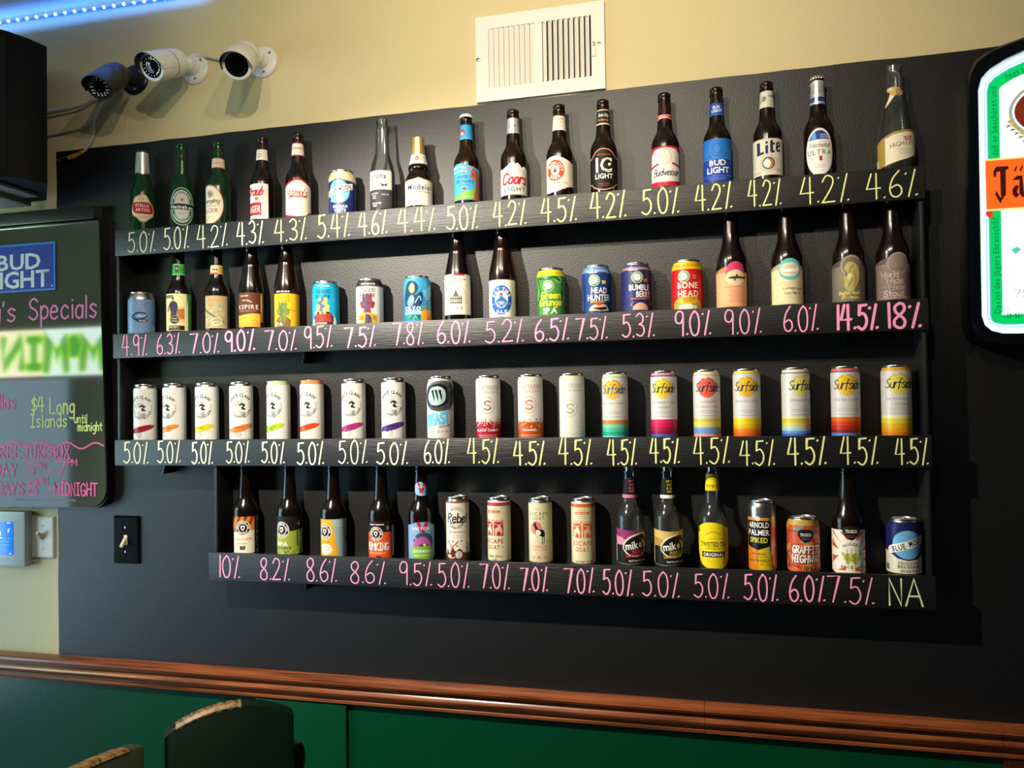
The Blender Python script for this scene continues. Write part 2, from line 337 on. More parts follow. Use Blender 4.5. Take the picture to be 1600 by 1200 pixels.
class Art:
    """flat artwork in millimetres (u across, v up), later laid on a surface"""
    def __init__(a): a.ops = []
    def add(a, vs, fs, c):
        if vs and fs: a.ops.append((vs, fs, hx(c)))
        return a
    def p(a, pts, c): return a.add([tuple(q) for q in pts], [tuple(range(len(pts)))], c)
    def r(a, u0, v0, u1, v1, c): return a.p([(u0, v0), (u1, v0), (u1, v1), (u0, v1)], c)
    def e(a, u, v, ru, c, rv=None, n=28, a0=0.0, a1=360.0):
        rv = rv or ru
        full = a1 - a0 >= 359.9
        k = n if full else n + 1
        return a.p([(u + ru * cos(radians(a0 + (a1 - a0) * i / n)), v + rv * sin(radians(a0 + (a1 - a0) * i / n))) for i in range(k)], c)
    def ring(a, u, v, r0, r1, c, k=1.0, n=32, a0=0.0, a1=360.0):
        vs, fs = [], []
        for i in range(n + 1):
            t = radians(a0 + (a1 - a0) * i / n)
            vs += [(u + r0 * cos(t), v + r0 * k * sin(t)), (u + r1 * cos(t), v + r1 * k * sin(t))]
        for i in range(n): fs.append((2 * i, 2 * i + 1, 2 * i + 3, 2 * i + 2))
        return a.add(vs, fs, c)
    def star(a, u, v, r, c, n=5, q=0.42, rot=90):
        return a.p([(u + (r if i % 2 == 0 else r * q) * cos(radians(rot + 180 * i / n)), v + (r if i % 2 == 0 else r * q) * sin(radians(rot + 180 * i / n))) for i in range(2 * n)], c)
    def t(a, s, u, v, h, c, w=None, key='b', sh=0.0, rot=0.0, gap=0.17):
        vs, fs = text2d(s, h, w, key, gap, sh)
        if rot:
            cr, sr = cos(radians(rot)), sin(radians(rot)); vs = [(x * cr - y * sr, x * sr + y * cr) for x, y in vs]
        return a.add([(x + u, y + v) for x, y in vs], fs, c)
    def arc(a, s, u, v, R, h, c, mid=90, span=None, key='b', inside=False, k=1.0):
        """text along a circle; inside=True reads along the bottom"""
        ws = [(0.38 if ch == ' ' else FONT[key][ch][2]) + 0.2 for ch in s]; tot = sum(ws)
        span = span or math.degrees(tot * h / R); x = 0; vs, fs = [], []
        for ch, wd in zip(s, ws):
            f = (x + wd / 2) / tot - 0.5; x += wd
            if ch == ' ': continue
            ang = radians(mid + span * f) if inside else radians(mid - span * f)
            g = FONT[key][ch]; b = len(vs); tx = ang + pi / 2 if inside else ang - pi / 2
            for px, py in g[0]:
                lx, ly = (px - g[2] / 2) * h, (py - 0.5) * h
                vs.append((u + R * cos(ang) + lx * cos(tx) - ly * sin(tx), v + k * (R * sin(ang)) + lx * sin(tx) + ly * cos(tx)))
            fs += [tuple(i + b for i in q) for q in g[1]]
        return a.add(vs, fs, c)
    def s(a, pts, w, c, sm=True, closed=False):
        q = crom(pts, 5, closed) if sm else list(pts)
        if closed: q = q + [q[0]]
        return a.add(*ribbon(q, w), c)
    def pen(a, s, u, v, h, c, w=None, lw=None, sh=0.0, gap=0.12, rot=0.0):
        """handwritten word, vertical centre of capitals at v"""
        for st in pen2d(s, h, w, gap, sh):
            if rot:
                cr, sr = cos(radians(rot)), sin(radians(rot)); st = [(x * cr - (y - h / 2) * sr, x * sr + (y - h / 2) * cr + h / 2) for x, y in st]
            a.add(*ribbon([(x + u, y + v - h / 2) for x, y in st], lw or h * 0.12), c)
        return a
    def lines(a, u, v, w, n, dv, c, h=0.9):
        """rows of small print too fine to read"""
        for i in range(n):
            ww = w * (1 - 0.12 * ((i * 7) % 3)); x = u - ww / 2
            while x < u + ww / 2 - 0.5:
                l = min(rnd.uniform(1.6, 4.2), u + ww / 2 - x)
                a.r(x, v - i * dv - h / 2, x + l, v - i * dv + h / 2, c); x += l + 0.8
        return a

def lay(art, prof, rref, lift=0.12, du=2.5):
    """bend an Art round a turned profile [(r,z)...] in mm; returns verts, faces, face colours, normals (metres)"""
    V, F, C, N = [], [], [], []
    zs = sorted({p[1] for p in prof})
    def rad(v):
        for (r0, z0), (r1, z1) in zip(prof, prof[1:]):
            if z0 <= v <= z1 and z1 > z0: return r0 + (r1 - r0) * (v - z0) / (z1 - z0)
        return prof[-1][0] if v > prof[-1][1] else prof[0][0]
    boxes = []
    for vs, fs, col in art.ops:
        bm = bmesh.new()
        bv = [bm.verts.new((u, v, 0)) for u, v in vs]
        for f in fs:
            try: bm.faces.new([bv[i] for i in f])
            except ValueError: pass
        bad = [f for f in bm.faces if f.calc_area() < 1e-7]
        if bad: bmesh.ops.delete(bm, geom=bad, context='FACES')
        bmesh.ops.triangulate(bm, faces=[f for f in bm.faces if len(f.verts) > 4])
        bm.normal_update()
        fl = [f for f in bm.faces if f.normal.z < 0]
        if fl: bmesh.ops.reverse_faces(bm, faces=fl)
        us = [u for u, v in vs]; ws = [v for u, v in vs]
        u0, u1, v0, v1 = min(us), max(us), min(ws), max(ws)
        k = math.ceil(u0 / du + 1e-6)
        while k * du < u1 - 1e-6:
            bmesh.ops.bisect_plane(bm, geom=bm.verts[:] + bm.edges[:] + bm.faces[:], plane_co=(k * du, 0, 0), plane_no=(1, 0, 0)); k += 1
        for z in zs:
            if v0 + 0.05 < z < v1 - 0.05:
                bmesh.ops.bisect_plane(bm, geom=bm.verts[:] + bm.edges[:] + bm.faces[:], plane_co=(0, z, 0), plane_no=(0, 1, 0))
        lay_n = 0
        for (a0, a1, b0, b1, l) in boxes:
            if u0 < a1 and u1 > a0 and v0 < b1 and v1 > b0: lay_n = max(lay_n, l + 1)
        boxes.append((u0, u1, v0, v1, lay_n))
        off = lift + 0.03 * lay_n
        base = len(V)
        bm.verts.index_update()
        for v in bm.verts:
            th = v.co.x / rref; r = rad(v.co.y) + off
            V.append((r * sin(th) * .001, -r * cos(th) * .001, v.co.y * .001)); N.append((sin(th), -cos(th), 0.0))
        for f in bm.faces:
            F.append(tuple(base + v.index for v in f.verts)); C.append(col)
        bm.free()
    return V, F, C, N
def flat(art, lift=0.12, step=0.03):
    """artwork on a flat upright face looking towards -Y (metres)"""
    V, F, C, N = [], [], [], []; boxes = []
    for vs, fs, col in art.ops:
        us = [u for u, v in vs]; ws = [v for u, v in vs]; u0, u1, v0, v1 = min(us), max(us), min(ws), max(ws); l = 0
        for (a0, a1, b0, b1, q) in boxes:
            if u0 < a1 and u1 > a0 and v0 < b1 and v1 > b0: l = max(l, q + 1)
        boxes.append((u0, u1, v0, v1, l)); base = len(V)
        V += [(u * .001, -(lift + step * l) * .001, v * .001) for u, v in vs]; N += [(0, -1, 0)] * len(vs)
        for f in fs:
            a = sum(vs[f[i]][0] * vs[f[(i + 1) % len(f)]][1] - vs[f[(i + 1) % len(f)]][0] * vs[f[i]][1] for i in range(len(f)))
            F.append(tuple(base + i for i in (f if a > 0 else reversed(f)))); C.append(col)
    return V, F, C, N
def ink_mesh(name, data, m, parent, loc=(0, 0, 0), body=None):
    """mesh with an 'ink' colour per face; body=(profile mm, material) puts the turned shell into the same mesh"""
    V, F, C, N = data
    V = list(V); F = list(F); mi = [0] * len(F); nrm = list(N)
    if body:
        bm = bmesh.new(); lathe(bm, [(r * .001, z * .001) for r, z in body[0]], 48); bmesh.ops.recalc_face_normals(bm, faces=bm.faces); bm.normal_update()
        b = len(V); bm.verts.index_update()
        for v in bm.verts: V.append(tuple(v.co)); nrm.append(tuple(v.normal))
        for f in bm.faces: F.append(tuple(b + v.index for v in f.verts)); mi.append(1)
        bm.free()
    me = bpy.data.meshes.new(name); me.from_pydata(V, [], F); me.update()
    me.materials.append(m)
    if body: me.materials.append(body[1])
    at = me.color_attributes.new('ink', 'FLOAT_COLOR', 'CORNER')
    buf = []
    for i, p in enumerate(me.polygons):
        buf += list(C[i] if i < len(C) else (1, 1, 1, 1)) * p.loop_total
        p.material_index = mi[i]; p.use_smooth = True
    at.data.foreach_set('color', buf)
    me.normals_split_custom_set_from_vertices([Vector(n).normalized() for n in nrm])
    o = put(bpy.data.objects.new(name, me), parent); o.location = loc
    return o

# ------------------------------------------------------------------ the setting
def wall():
    bm = bmesh.new()
    xs = [-3.4] + [-1.376 + 0.06 * i for i in range(0, 60)]
    r2 = random.Random(3)
    top = {x: Z0 + 0.731 + r2.uniform(-.0012, .0012) for x in xs}
    RAIL, FL, CE = Z0 - 0.69, 0.0, Z0 + 1.125
    def quad(x0, z0, z0b, x1, z1, z1b, mi):
        f = bm.faces.new([bm.verts.new(p) for p in ((x0, 0, z0), (x1, 0, z0b), (x1, 0, z1b), (x0, 0, z1))]); f.material_index = mi
    for a, b in zip(xs, xs[1:]):
        if a < -1.4:
            n = 30; zz = [RAIL + (CE - RAIL) * i / n for i in range(n + 1)]
            off = {z: r2.uniform(-.0012, .0012) for z in zz}; off[zz[0]] = 0
            for z0, z1 in zip(zz, zz[1:]):
                if z0 > Z0 + 0.731: quad(a, z0, z0, b, z1, z1, 0); continue
                z1c = min(z1, Z0 + 0.731)
                f = bm.faces.new([bm.verts.new(p) for p in ((a, 0, z0), (b + off[z0], 0, z0), (b + off[z1], 0, z1c), (a, 0, z1c))]); f.material_index = 0
                if z1 > z1c: quad(a, z1c, z1c, b, z1, z1, 0)
                f = bm.faces.new([bm.verts.new(p) for p in ((b + off[z0], 0, z0), (b + .004, 0, z0), (b + .004, 0, z1c), (b + off[z1], 0, z1c))]); f.material_index = 1
        else:
            a2 = a + .004 if abs(a + 1.376) < 1e-6 else a
            quad(a2, RAIL, RAIL, b, top[a], top[b], 1)
            quad(a, top[a], top[b], b, CE, CE, 0)
        quad(a, FL, FL, b, RAIL, RAIL, 2)
    bmesh.ops.remove_doubles(bm, verts=bm.verts, dist=1e-5)
    return struct(finish(bm, 'wall_back', [M['cream'], M['black'], M['green']], smooth=False))
wall()
struct(boxo('floor', M['floor'], None, -3.4, -3.6, -0.05, 2.15, 0.0, 0.0))
struct(boxo('ceiling', M['ceil'], None, -3.4, -3.6, Z0 + 1.125, 2.15, 0.0, Z0 + 1.17))
struct(boxo('wall_left', M['cream'], None, -3.46, -3.6, 0.0, -3.401, -.001, Z0 + 1.125))  # unseen wall added behind the assumed daylight
bm = bmesh.new()
for y0, z0, y1, z1 in ((-2.26, -1.40, -2.20, .50), (-.20, -1.40, -.14, .50), (-2.20, -1.40, -.20, -1.35), (-2.20, .45, -.20, .50)): box(bm, -3.40, y0, Z0 + z0, -3.35, y1, Z0 + z1, .004)
struct(finish(bm, 'window_1', M['white']))  # frame added around the assumed daylight; no window is in view
# chair rail: a moulded profile run along the wall in three lengths
def rail(name, x0, x1):
    pr = [(0, -.725), (-.012, -.725), (-.016, -.722), (-.017, -.716), (-.013, -.712), (-.017, -.708), (-.024, -.703), (-.027, -.695), (-.024, -.687), (-.019, -.683),
          (-.022, -.679), (-.031, -.675), (-.037, -.668), (-.036, -.662), (-.030, -.659), (-.008, -.657), (0, -.657)]
    bm = bmesh.new()
    A = [bm.verts.new((x0, y, Z0 + z)) for y, z in pr]; B = [bm.verts.new((x1, y, Z0 + z)) for y, z in pr]
    for i in range(len(pr) - 1): bm.faces.new((A[i], A[i + 1], B[i + 1], B[i]))
    bm.faces.new(A); bm.faces.new(B)
    return struct(finish(bm, name, M['wood'], angle=35))
rail('trim_1', -3.4, 0.3455); rail('trim_2', 0.3465, 0.9285); rail('trim_3', 0.9295, 2.15)
bm = bmesh.new()
box(bm, .935, -.042, 0.002, 1.6, -.001, Z0 - .727, .003); box(bm, .935, -.05, 0.003, .962, -.0421, Z0 - .728, .002); box(bm, .9622, -.05, Z0 - .752, 1.6, -.0422, Z0 - .728, .002)
struct(finish(bm, 'trim_4', M['darkwood']))
o = boxo('access_panel', M['green'], None, -.765, -.011, .005, -.515, 0, Z0 - .7275, bev=.0025)
tag(o, 'green painted panel standing proud of the green wainscot under the wooden rail', 'wall panel')

root = empty('trough_lamp', (-.04, -1.33, Z0 + .94)); tag(root, 'brass trough lamp hanging under the ceiling in front of the shelf', 'lamp')  # out of view; front edge shaped to block the bulbs' downward light
M['lampmetal'] = mat('lamp_metal', '5a4a30', .35, .8)  # finish of the added light-cutting tray
bm = box(bmesh.new(), -.40, -.16, 0, .40, .135, .006, .002); box(bm, -.40, -.16, .0062, .40, -.155, .05, .001)
finish(bm, 'trough', M['lampmetal'], root)
for x in (-.33, .33): finish(tube(bmesh.new(), [(x, -.10, .006), (x, -.10, .184)], .005, 10), 'rod', M['lampmetal'], root)
# ------------------------------------------------------------------ the wall shelf with its price strips
shelf = empty('wall_shelf', (-.16, -.04, Z0))
tag(shelf, 'long black wooden wall shelf of four tiers with handwritten percentages on its strips', 'shelf')
def loc(o, p=shelf):                                # geometry is written in room coordinates; keep it there under the parent
    o.matrix_parent_inverse = Matrix.Translation(p.location).inverted(); return o
TIERS = [(.476, .4094, -1.119, .798), (.2074, .1443, -1.127, .799), (-.0672, -.1328, -1.124, .799), (-.3484, -.4168, -.850, .800)]
DF = -.078
strips = []
for i, (zt, zb, x0, x1) in enumerate(TIERS):
    loc(boxo('shelf_board', M['shelf'], shelf, x0 + .006, -.0699, Z0 + zt - .024, x1 - .003, -.0005, Z0 + zt - .012, bev=.0008))
    s = loc(boxo('front_strip', M['shelf'], shelf, x0, DF, Z0 + zb, x1, -.070, Z0 + zt, bev=.0012)); strips.append(s)
TH = .0075
def side(x, zt, zb): loc(boxo('side_panel', M['shelf'], shelf, x, -.0695, Z0 + zb, x + TH, -.0005, Z0 + zt, bev=.0008))
for i in range(3):
    z1 = TIERS[i][0] - .025; z0 = TIERS[i + 1][0] - .0118
    side(.789, z1, z0)
    side(-1.121 if i < 2 else -.838, z1, z0)
for x, z in ((-.607, .1440), (-1.013, -.1331), (-.606, -.4171), (.653, .1440), (-.30, -.1331), (.25, -.4171)):
    bm = bmesh.new(); box(bm, x - .004, -.03, Z0 + z - .024, x + .004, -.0006, Z0 + z + .0447 if z > -10 else 0, .001); box(bm, x - .004, -.034, Z0 + z - .026, x + .004, -.0302, Z0 + z - .012, .001)
    loc(finish(bm, 'bracket', M['blackpl'], shelf))
PINK, YEL, CRM = 'ff9cc4', 'f0f09a', 'f2f2cc'
PRICES = [
 ('5.0% 5.0% 4.2% 4.3% 4.3% 5.4% 4.6% 4.4% 5.0% 4.2% 4.5% 4.2% 5.0% 4.2% 4.2% 4.2% 4.6%',
  [(-1081, -997), (-974, -899), (-877, -788), (-764, -686), (-661, -570), (-544, -458), (-437, -361), (-337, -240), (-216, -138), (-103, -23), (8, 91), (120, 201), (233, 315), (346, 425), (455, 525), (558, 657), (685, 785)]),
 ('4.9% 6.3% 7.0% 9.0% 7.0% 9.5% 7.5% 7.8% 6.0% 5.2% 6.5% 7.5% 5.3% 9.0% 9.0% 6.0% 14.5% 18%',
  [(-1101, -1024), (-997, -926), (-900, -814), (-801, -715), (-689, -600), (-583, -505), (-477, -393), (-352, -274), (-242, -160), (-126, -33), (-11, 70), (83, 156), (184, 257), (298, 376), (402, 479), (520, 592), (621, 706), (716, 785)]),
 ('5.0% ' * 8 + '6.0% ' + '4.5% ' * 10,
  [(-1099, -1022), (-998, -928), (-898, -834), (-800, -732), (-702, -636), (-605, -531), (-497, -419), (-398, -316), (-279, -213), (-173, -97), (-64, 12), (40, 117), (148, 215), (241, 305), (332, 409), (427, 500), (523, 601), (626, 700), (729, 793)]),
 ('10% 8.2% 8.6% 8.6% 9.5% 5.0% 7.0% 7.0% 7.0% 5.0% 5.0% 5.0% 5.0% 6.0% 7.5% NA',
  [(-828, -762), (-709, -625), (-584, -500), (-469, -376), (-344, -260), (-249, -170), (-148, -75), (-53, 12), (47, 117), (132, 201), (219, 300), (328, 402), (430, 501), (520, 593), (596, 687), (710, 778)])]
M['chalk'] = print_mat('chalk_marker_ink', 0.7)
def chalk(name, words, x0, x1, zb, h, lw, col, parent, y, root):
    """strokes written on an upright face at depth y"""
    V, F, C, N = [], [], [], []
    k = 0
    for st in pen2d(words, h * 1000, (x1 - x0), jit=.025):
        vs, fs = ribbon([(u + (x0 + x1) / 2, v + zb) for u, v in st], lw)
        b = len(V); k += 1
        for i, (u, v) in enumerate(vs):
            V.append((u * .001, y - .00025 - .00006 * k - .0002 * i / len(vs), Z0 + v * .001)); N.append((0, -1, 0))
        F += [tuple(b + i for i in f) for f in fs]; C += [hx(col)] * len(fs)
    o = ink_mesh(name, (V, F, C, N), M['chalk'], parent)
    if parent is root: o.matrix_parent_inverse = Matrix.Translation(root.location).inverted()
    return o
for i, (txt, xs) in enumerate(PRICES):
    zt, zb = TIERS[i][0] * 1000, TIERS[i][1] * 1000
    for k, (word, (a, b)) in enumerate(zip(txt.split(), xs)):
        col = {0: (CRM if k < 4 else YEL), 1: PINK, 2: (CRM if k < 9 else YEL), 3: PINK}[i]
        if word == 'NA': col = 'dde8b4'
        lw = 3.2 + rnd.uniform(-.4, .5)
        if word in ('14.5%', '18%'): lw = 5.6
        if i == 1 and k == 3: lw = 4.8
        hh = (.0535 if i != 1 else .050) + rnd.uniform(-.002, .003)
        o = chalk('chalk_percentage', word, a + 2, b - 2, zb + 6 + rnd.uniform(-1, 2.5), hh, lw, col, strips[i], DF, shelf)
        o['label'] = ('pink' if col == PINK else 'pale yellow') + ' handwritten ' + word

# ------------------------------------------------------------------ bottles and cans
STD = [(0, 0), (27, 0), (30.2, 3), (30.5, 8), (30.5, 110), (29.9, 117), (27.6, 125), (23.6, 133), (19.8, 140), (17.7, 146), (16.6, 154), (15.7, 168), (14.5, 188), (13.3, 205), (13.1, 211), (14.4, 212), (14.4, 216), (13, 217), (13, 219), (13.8, 220), (13.8, 227.5), (12.8, 229), (10, 229), (9.6, 216)]
STL = [(0, 0), (27, 0), (30.2, 3), (30.5, 8), (30.5, 112), (29.6, 121), (26.4, 133), (22, 144), (19.4, 153), (18.4, 162), (18, 172), (16.4, 200), (15.4, 218), (15.6, 222), (14.6, 226), (12.6, 229), (10, 229), (9.6, 216)]
HEI = [(0, 0), (27, 0), (30.2, 3), (30.5, 8), (30.5, 110), (29.5, 120), (26, 130), (21.5, 138), (19.3, 145), (17.5, 165), (15.6, 190), (14, 212), (13.6, 218), (14.8, 219), (14.8, 224), (13.6, 225), (14.4, 226), (14.6, 231), (13, 233), (10, 233), (9.6, 220)]
COR = [(0, 0), (27, 0), (29.7, 3), (30.2, 8), (30.2, 100), (29.4, 112), (26, 130), (21, 145), (17.6, 155), (16.4, 165), (15, 195), (13.4, 222), (13.2, 228), (14.2, 229), (14.2, 233), (13, 234), (13.6, 236), (13.6, 241), (12.6, 243), (10, 243), (9.6, 230)]
MOD = [(0, 0), (29, 0), (32, 3), (32.5, 8), (32.5, 76), (31.5, 84), (28, 94), (23.6, 101), (22.6, 104), (24.4, 108), (24.6, 114), (23, 118), (19, 136), (16.5, 150), (14.4, 172), (14, 178), (14.8, 179), (14.8, 184), (13.8, 187), (10, 187), (9.6, 175)]
TAP = [(0, 0), (27, 0), (30.2, 3), (30.6, 8), (30.6, 108), (29.8, 120), (27.5, 133), (23.6, 152), (20.4, 168), (19.2, 174), (19.2, 176), (18.4, 177), (15.6, 198), (13.6, 211), (14.5, 213), (14.5, 217), (13.2, 218), (13.8, 220), (13.8, 228), (12.8, 229), (10, 229), (9.6, 216)]
DOG = [(0, 0), (28, 0), (31.4, 3), (32, 8), (32, 110), (31.3, 120), (28, 131), (23.6, 141), (19, 158), (16.5, 178), (15, 200), (14, 212), (15, 213), (15, 217), (13.6, 218), (14, 220), (14, 227), (12.9, 229), (10, 229), (9.6, 216)]
HIL = [(0, 0), (31, 0), (35, 3), (36, 8), (36, 76), (35, 86), (31.5, 105), (26.5, 130), (22, 153), (19, 172), (16.6, 195), (15.4, 216), (15, 219), (16, 220), (16, 224), (14.8, 225), (15.2, 227), (15.2, 234), (14, 236), (11, 236), (10, 222)]
CAN = [(0, 3), (23, 3), (24, 0), (26, 1), (32, 9), (33, 13), (33, 102), (32.2, 107), (28.6, 115.5), (27.4, 118), (27.2, 119.4), (28, 120.2), (28, 121.5), (27, 122.2), (26, 121.2), (25.6, 117.5)]
SLK = [(0, 3), (21, 3), (22, 0), (24, 1), (27.8, 8), (28.75, 12), (28.75, 140), (28.2, 144), (26.4, 149.5), (25.8, 151.4), (26.6, 152.4), (26.8, 155), (26, 156), (25, 155), (24.6, 151.5)]
BIG = [(0, 3), (22, 3), (23, 0), (25, 1), (30.8, 9), (31.6, 13), (31.6, 128), (30.6, 136), (27.6, 148), (26.4, 151.6), (26.2, 153), (27, 154), (27, 156), (26, 157), (25, 156), (24.6, 152.5)]
GOAT = [(r * .935, z) for r, z in SLK]
ROWZ = [TIERS[i][0] - .012 for i in range(4)]
YC = -.0355
ROWG = ['drinks on the top tier of the wall shelf', 'drinks on the second tier of the wall shelf', 'drinks on the third tier of the wall shelf', 'drinks on the bottom tier of the wall shelf']
def U(c, r=30.5): return r * asin(max(-1, min(1, c)))
def stand(name, x, row, label, cat, turn=0.0):
    az = atan2(CAM.x - x * .001, YC - CAM.y)
    o = empty(name, (x * .001, YC, Z0 + ROWZ[row]), az + turn)
    return tag(o, label, cat, ROWG[row])
def bottle(x, row, label, prof, glass, arts, cap=None, foil=None, name='beer_bottle'):
    """arts: list of (part name, Art, reference radius, material key)"""
    root = stand(name, x, row, label, 'bottle')
    finish(lathe(bmesh.new(), [(r * .001, z * .001) for r, z in prof], 44), 'glass_body', M[glass], root)
    for pn, art, rr, mk in arts:
        ink_mesh(pn, lay(art, prof, rr), M[mk], root)
    if cap:
        top = max(z for r, z in prof); bm = bmesh.new(); seg = 63; rings = []
        for r, z, w in ((14.6, top - 6.2, 1.0), (14.9, top - 5, .8), (14.2, top - 1.5, .35), (13.6, top + .2, 0), (11.5, top + 1.4, 0), (0.01, top + 1.7, 0)):
            rings.append([bm.verts.new(((r + w * cos(21 * 2 * pi * i / seg)) * .001 * sin(2 * pi * i / seg), -(r + w * cos(21 * 2 * pi * i / seg)) * .001 * cos(2 * pi * i / seg), z * .001)) for i in range(seg)])
        for a, b in zip(rings, rings[1:]):
            for i in range(seg): bm.faces.new((a[i], a[(i + 1) % seg], b[(i + 1) % seg], b[i]))
        finish(bm, 'crown_cap', cap, root)
    return root
def can(x, row, label, prof, art, rr, name='drink_can', lid='lid', tab=True, mk='canprint', dent=None):
    root = stand(name, x, row, label, 'can')
    b = ink_mesh('can_body', lay(art, prof, rr), M[mk], root, body=(prof, M['alu']))
    if dent:
        for v in b.data.vertices:
            th = atan2(v.co.x, -v.co.y)
            for (t0, z0, wt, wz, d) in dent:
                k = math.exp(-((th - t0) / wt) ** 2 - ((v.co.z * 1000 - z0) / wz) ** 2) * d * .001
                v.co.x -= sin(th) * k; v.co.y += cos(th) * k
    top = max(z for r, z in prof); r = prof[-1][0]
    bm = lathe(bmesh.new(), [(r * .001, (top - 4.4) * .001), ((r - 1.5) * .001, (top - 5) * .001), ((r - 2.5) * .001, (top - 2.6) * .001), (.003, (top - 2.4) * .001), (0, (top - 2.4) * .001)], 36)
    finish(bm, 'can_lid', M[lid], root)
    if tab:
        bm = bmesh.new()
        K = 20; a0, a1, b0, b1 = [], [], [], []
        for i in range(K):
            t = 2 * pi * i / K
            for L, rx, ry, z in ((a0, 7, 11, -2.0), (a1, 7, 11, -.8), (b0, 4, 5, -2.0), (b1, 4, 5, -.8)):
                L.append(bm.verts.new((rx * .001 * cos(t), (ry * sin(t) + (4 if L in (b0, b1) else 3)) * .001, (top + z + .5) * .001)))
        for i in range(K):
            j = (i + 1) % K
            bm.faces.new((a0[i], a0[j], a1[j], a1[i])); bm.faces.new((a1[i], a1[j], b1[j], b1[i])); bm.faces.new((b1[i], b1[j], b0[j], b0[i])); bm.faces.new((b0[i], b0[j], a0[j], a0[i]))
        finish(bm, 'pull_tab', M['lid'], root)
    return root
def wrap(art, prof, rr, v0, v1, c): art.r(-pi * rr, v0, pi * rr, v1, c); return art
PW, CR, BK = 'f3ede0', 'efe4c4', '15130f'
# ---- top tier
L = 'print'
a = Art(); a.p(crom([(-27, 82), (-30, 66), (-26, 52), (-16, 46), (-8, 37), (0, 34), (9, 37), (18, 45), (28, 52), (31, 66), (27, 80), (18, 90), (10, 104), (0, 108), (-10, 104), (-20, 98)], 5, True), 'd9b86a')
a.p(crom([(-25, 81), (-28, 66), (-24, 54), (-15, 48), (-8, 40), (0, 37), (9, 40), (17, 47), (26, 54), (29, 66), (25, 79), (17, 88), (10, 101), (0, 105), (-10, 101), (-19, 95)], 5, True), 'efe3c2')
a.p(crom([(-26, 84), (-25, 62), (-10, 56), (12, 56), (25, 60), (27, 72), (20, 84), (6, 87), (-10, 86)], 4, True), 'c3202a')
a.t('STELLA', -1, 78, 8.2, 'fbf6ea', 34).t('ARTOIS', 0, 66.5, 8.2, 'fbf6ea', 36); a.ring(-4, 95, 4.5, 6.2, 'a8843c', .7).lines(0, 49, 26, 2, 3, '9a7a40')
f = Art(); f.p([(-48, 170), (-30, 165), (-12, 167), (0, 163), (12, 166), (30, 168), (48, 165)] + [(48, 222), (-48, 222)], 'cfccc2'); f.s([(-12, 222), (-11, 195), (-9, 167)], .5, '9d9a90', sm=False).s([(-46, 173), (-30, 168), (-12, 170), (0, 166), (12, 169), (30, 171)], .7, '6b6860')
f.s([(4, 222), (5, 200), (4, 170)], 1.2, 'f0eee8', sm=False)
bottle(-1069, 0, 'green glass bottle with silver neck foil and a red and cream crest label', STL, 'greenglass', [('label', a, 30.5, L), ('neck_foil', f, 16.8, 'foil')])
a = Art(); a.e(0, 66, 33, 'e9e9e2', 49).e(0, 66, 31.5, '0e5a30', 47.5).ring(0, 66, 26.5, 28, 'dfe6dd', 1.5).ring(0, 66, 20, 21, 'dfe6dd', 1.62).e(0, 66, 19, 'cfd3cb', 33)
a.star(0, 83, 5.2, 'c8261e').arc('BREWED IN HOLLAND', 0, 66, 24, 4, 'e9efe6', span=120, k=1.55).arc('PREMIUM QUALITY', 0, 66, 24, 4, 'e9efe6', mid=270, span=110, inside=True, k=1.55)
a.r(-33, 57.5, 33, 74, '0d1a12').s([(-33, 57.5), (33, 57.5)], 1, 'e9efe6', sm=False).s([(-33, 74), (33, 74)], 1, 'e9efe6', sm=False).t('Heineken', 0, 65.5, 10, 'f4f4ee', 58).lines(0, 50, 20, 2, 3, 'c08080')
f = Art(); f.star(0, 200, 5, 'c0392b').t('Heineken', 0, 171, 5.5, 'eef2ea', 34, rot=90)
bottle(-950, 0, 'green glass bottle with green and white oval label bearing a small red star', HEI, 'greenglass', [('label', a, 30.5, L), ('neck_label', f, 16.5, L)])
u = U(-.5) - 11; a = Art(); a.e(u, 62, 40, 'b2402c', 52).e(u, 62, 38, 'f0e6cc', 49.5).p(crom([(u - 4, 96), (u + 4, 99), (u + 12, 95), (u + 14, 85), (u + 6, 80), (u - 2, 82)], 4, True), 'b9b394').p(crom([(u - 2, 92), (u + 6, 94), (u + 10, 88), (u + 4, 84)], 4, True), '8f8a6c')
a.pen('Yuengling', u + 2, 72, 10, '3a3226', 52, 1.4, .35).r(u - 28, 59.5, u + 30, 60.4, '9a8a6a').lines(u, 57.5, 40, 1, 3, 'a08a60').t('LAGER', u + 1, 47, 11, '7a2018', 50, 'r').lines(u, 33, 34, 3, 4, 'b09a70')
f = Art(); f.r(-46, 160, 46, 186, 'b2402c').r(-46, 161.5, 46, 184.5, 'eed9c0').t('LAGER', -6, 172, 5, 'a84434', 22, 'r').lines(-6, 180, 22, 1, 3, 'b08060')
bottle(-842, 0, 'green glass bottle with large cream oval label rimmed in red', STD, 'greenglass', [('label', a, 30.5, L), ('neck_label', f, 15.6, L)])
u = U(-.5) - 13; a = Art(); a.r(u - 50, 17, u + 42, 105, 'f4ede0').r(u - 48, 26, u + 25, 58, 'b51f2b').r(u + 27, 18, u + 40, 104, 'e6dfd0').pen('Straub', u, 86, 21, 'b51f2b', 50, 3.4, .4).t('LAGER', u + 1, 42, 17, 'f6efe4', 44)
a.e(u + 13, 67, 5.5, 'd9822b', 4.5).e(u + 11, 69, 3, 'b85a1c').e(u + 20, 65, 1.8, 'a8a03a').lines(u + 33, 100, 8, 14, 5.4, 'b0a898')
f = Art(); f.r(-26, 169, 14, 196, 'f2ebde').ring(-9, 181, 3, 3.9, 'b51f2b').ring(-9, 181, 5.4, 6.2, '4a4238').s([(-14, 190), (-8, 193), (-3, 190)], 1, '4a4238').lines(4, 187, 8, 3, 4, 'b0a898')
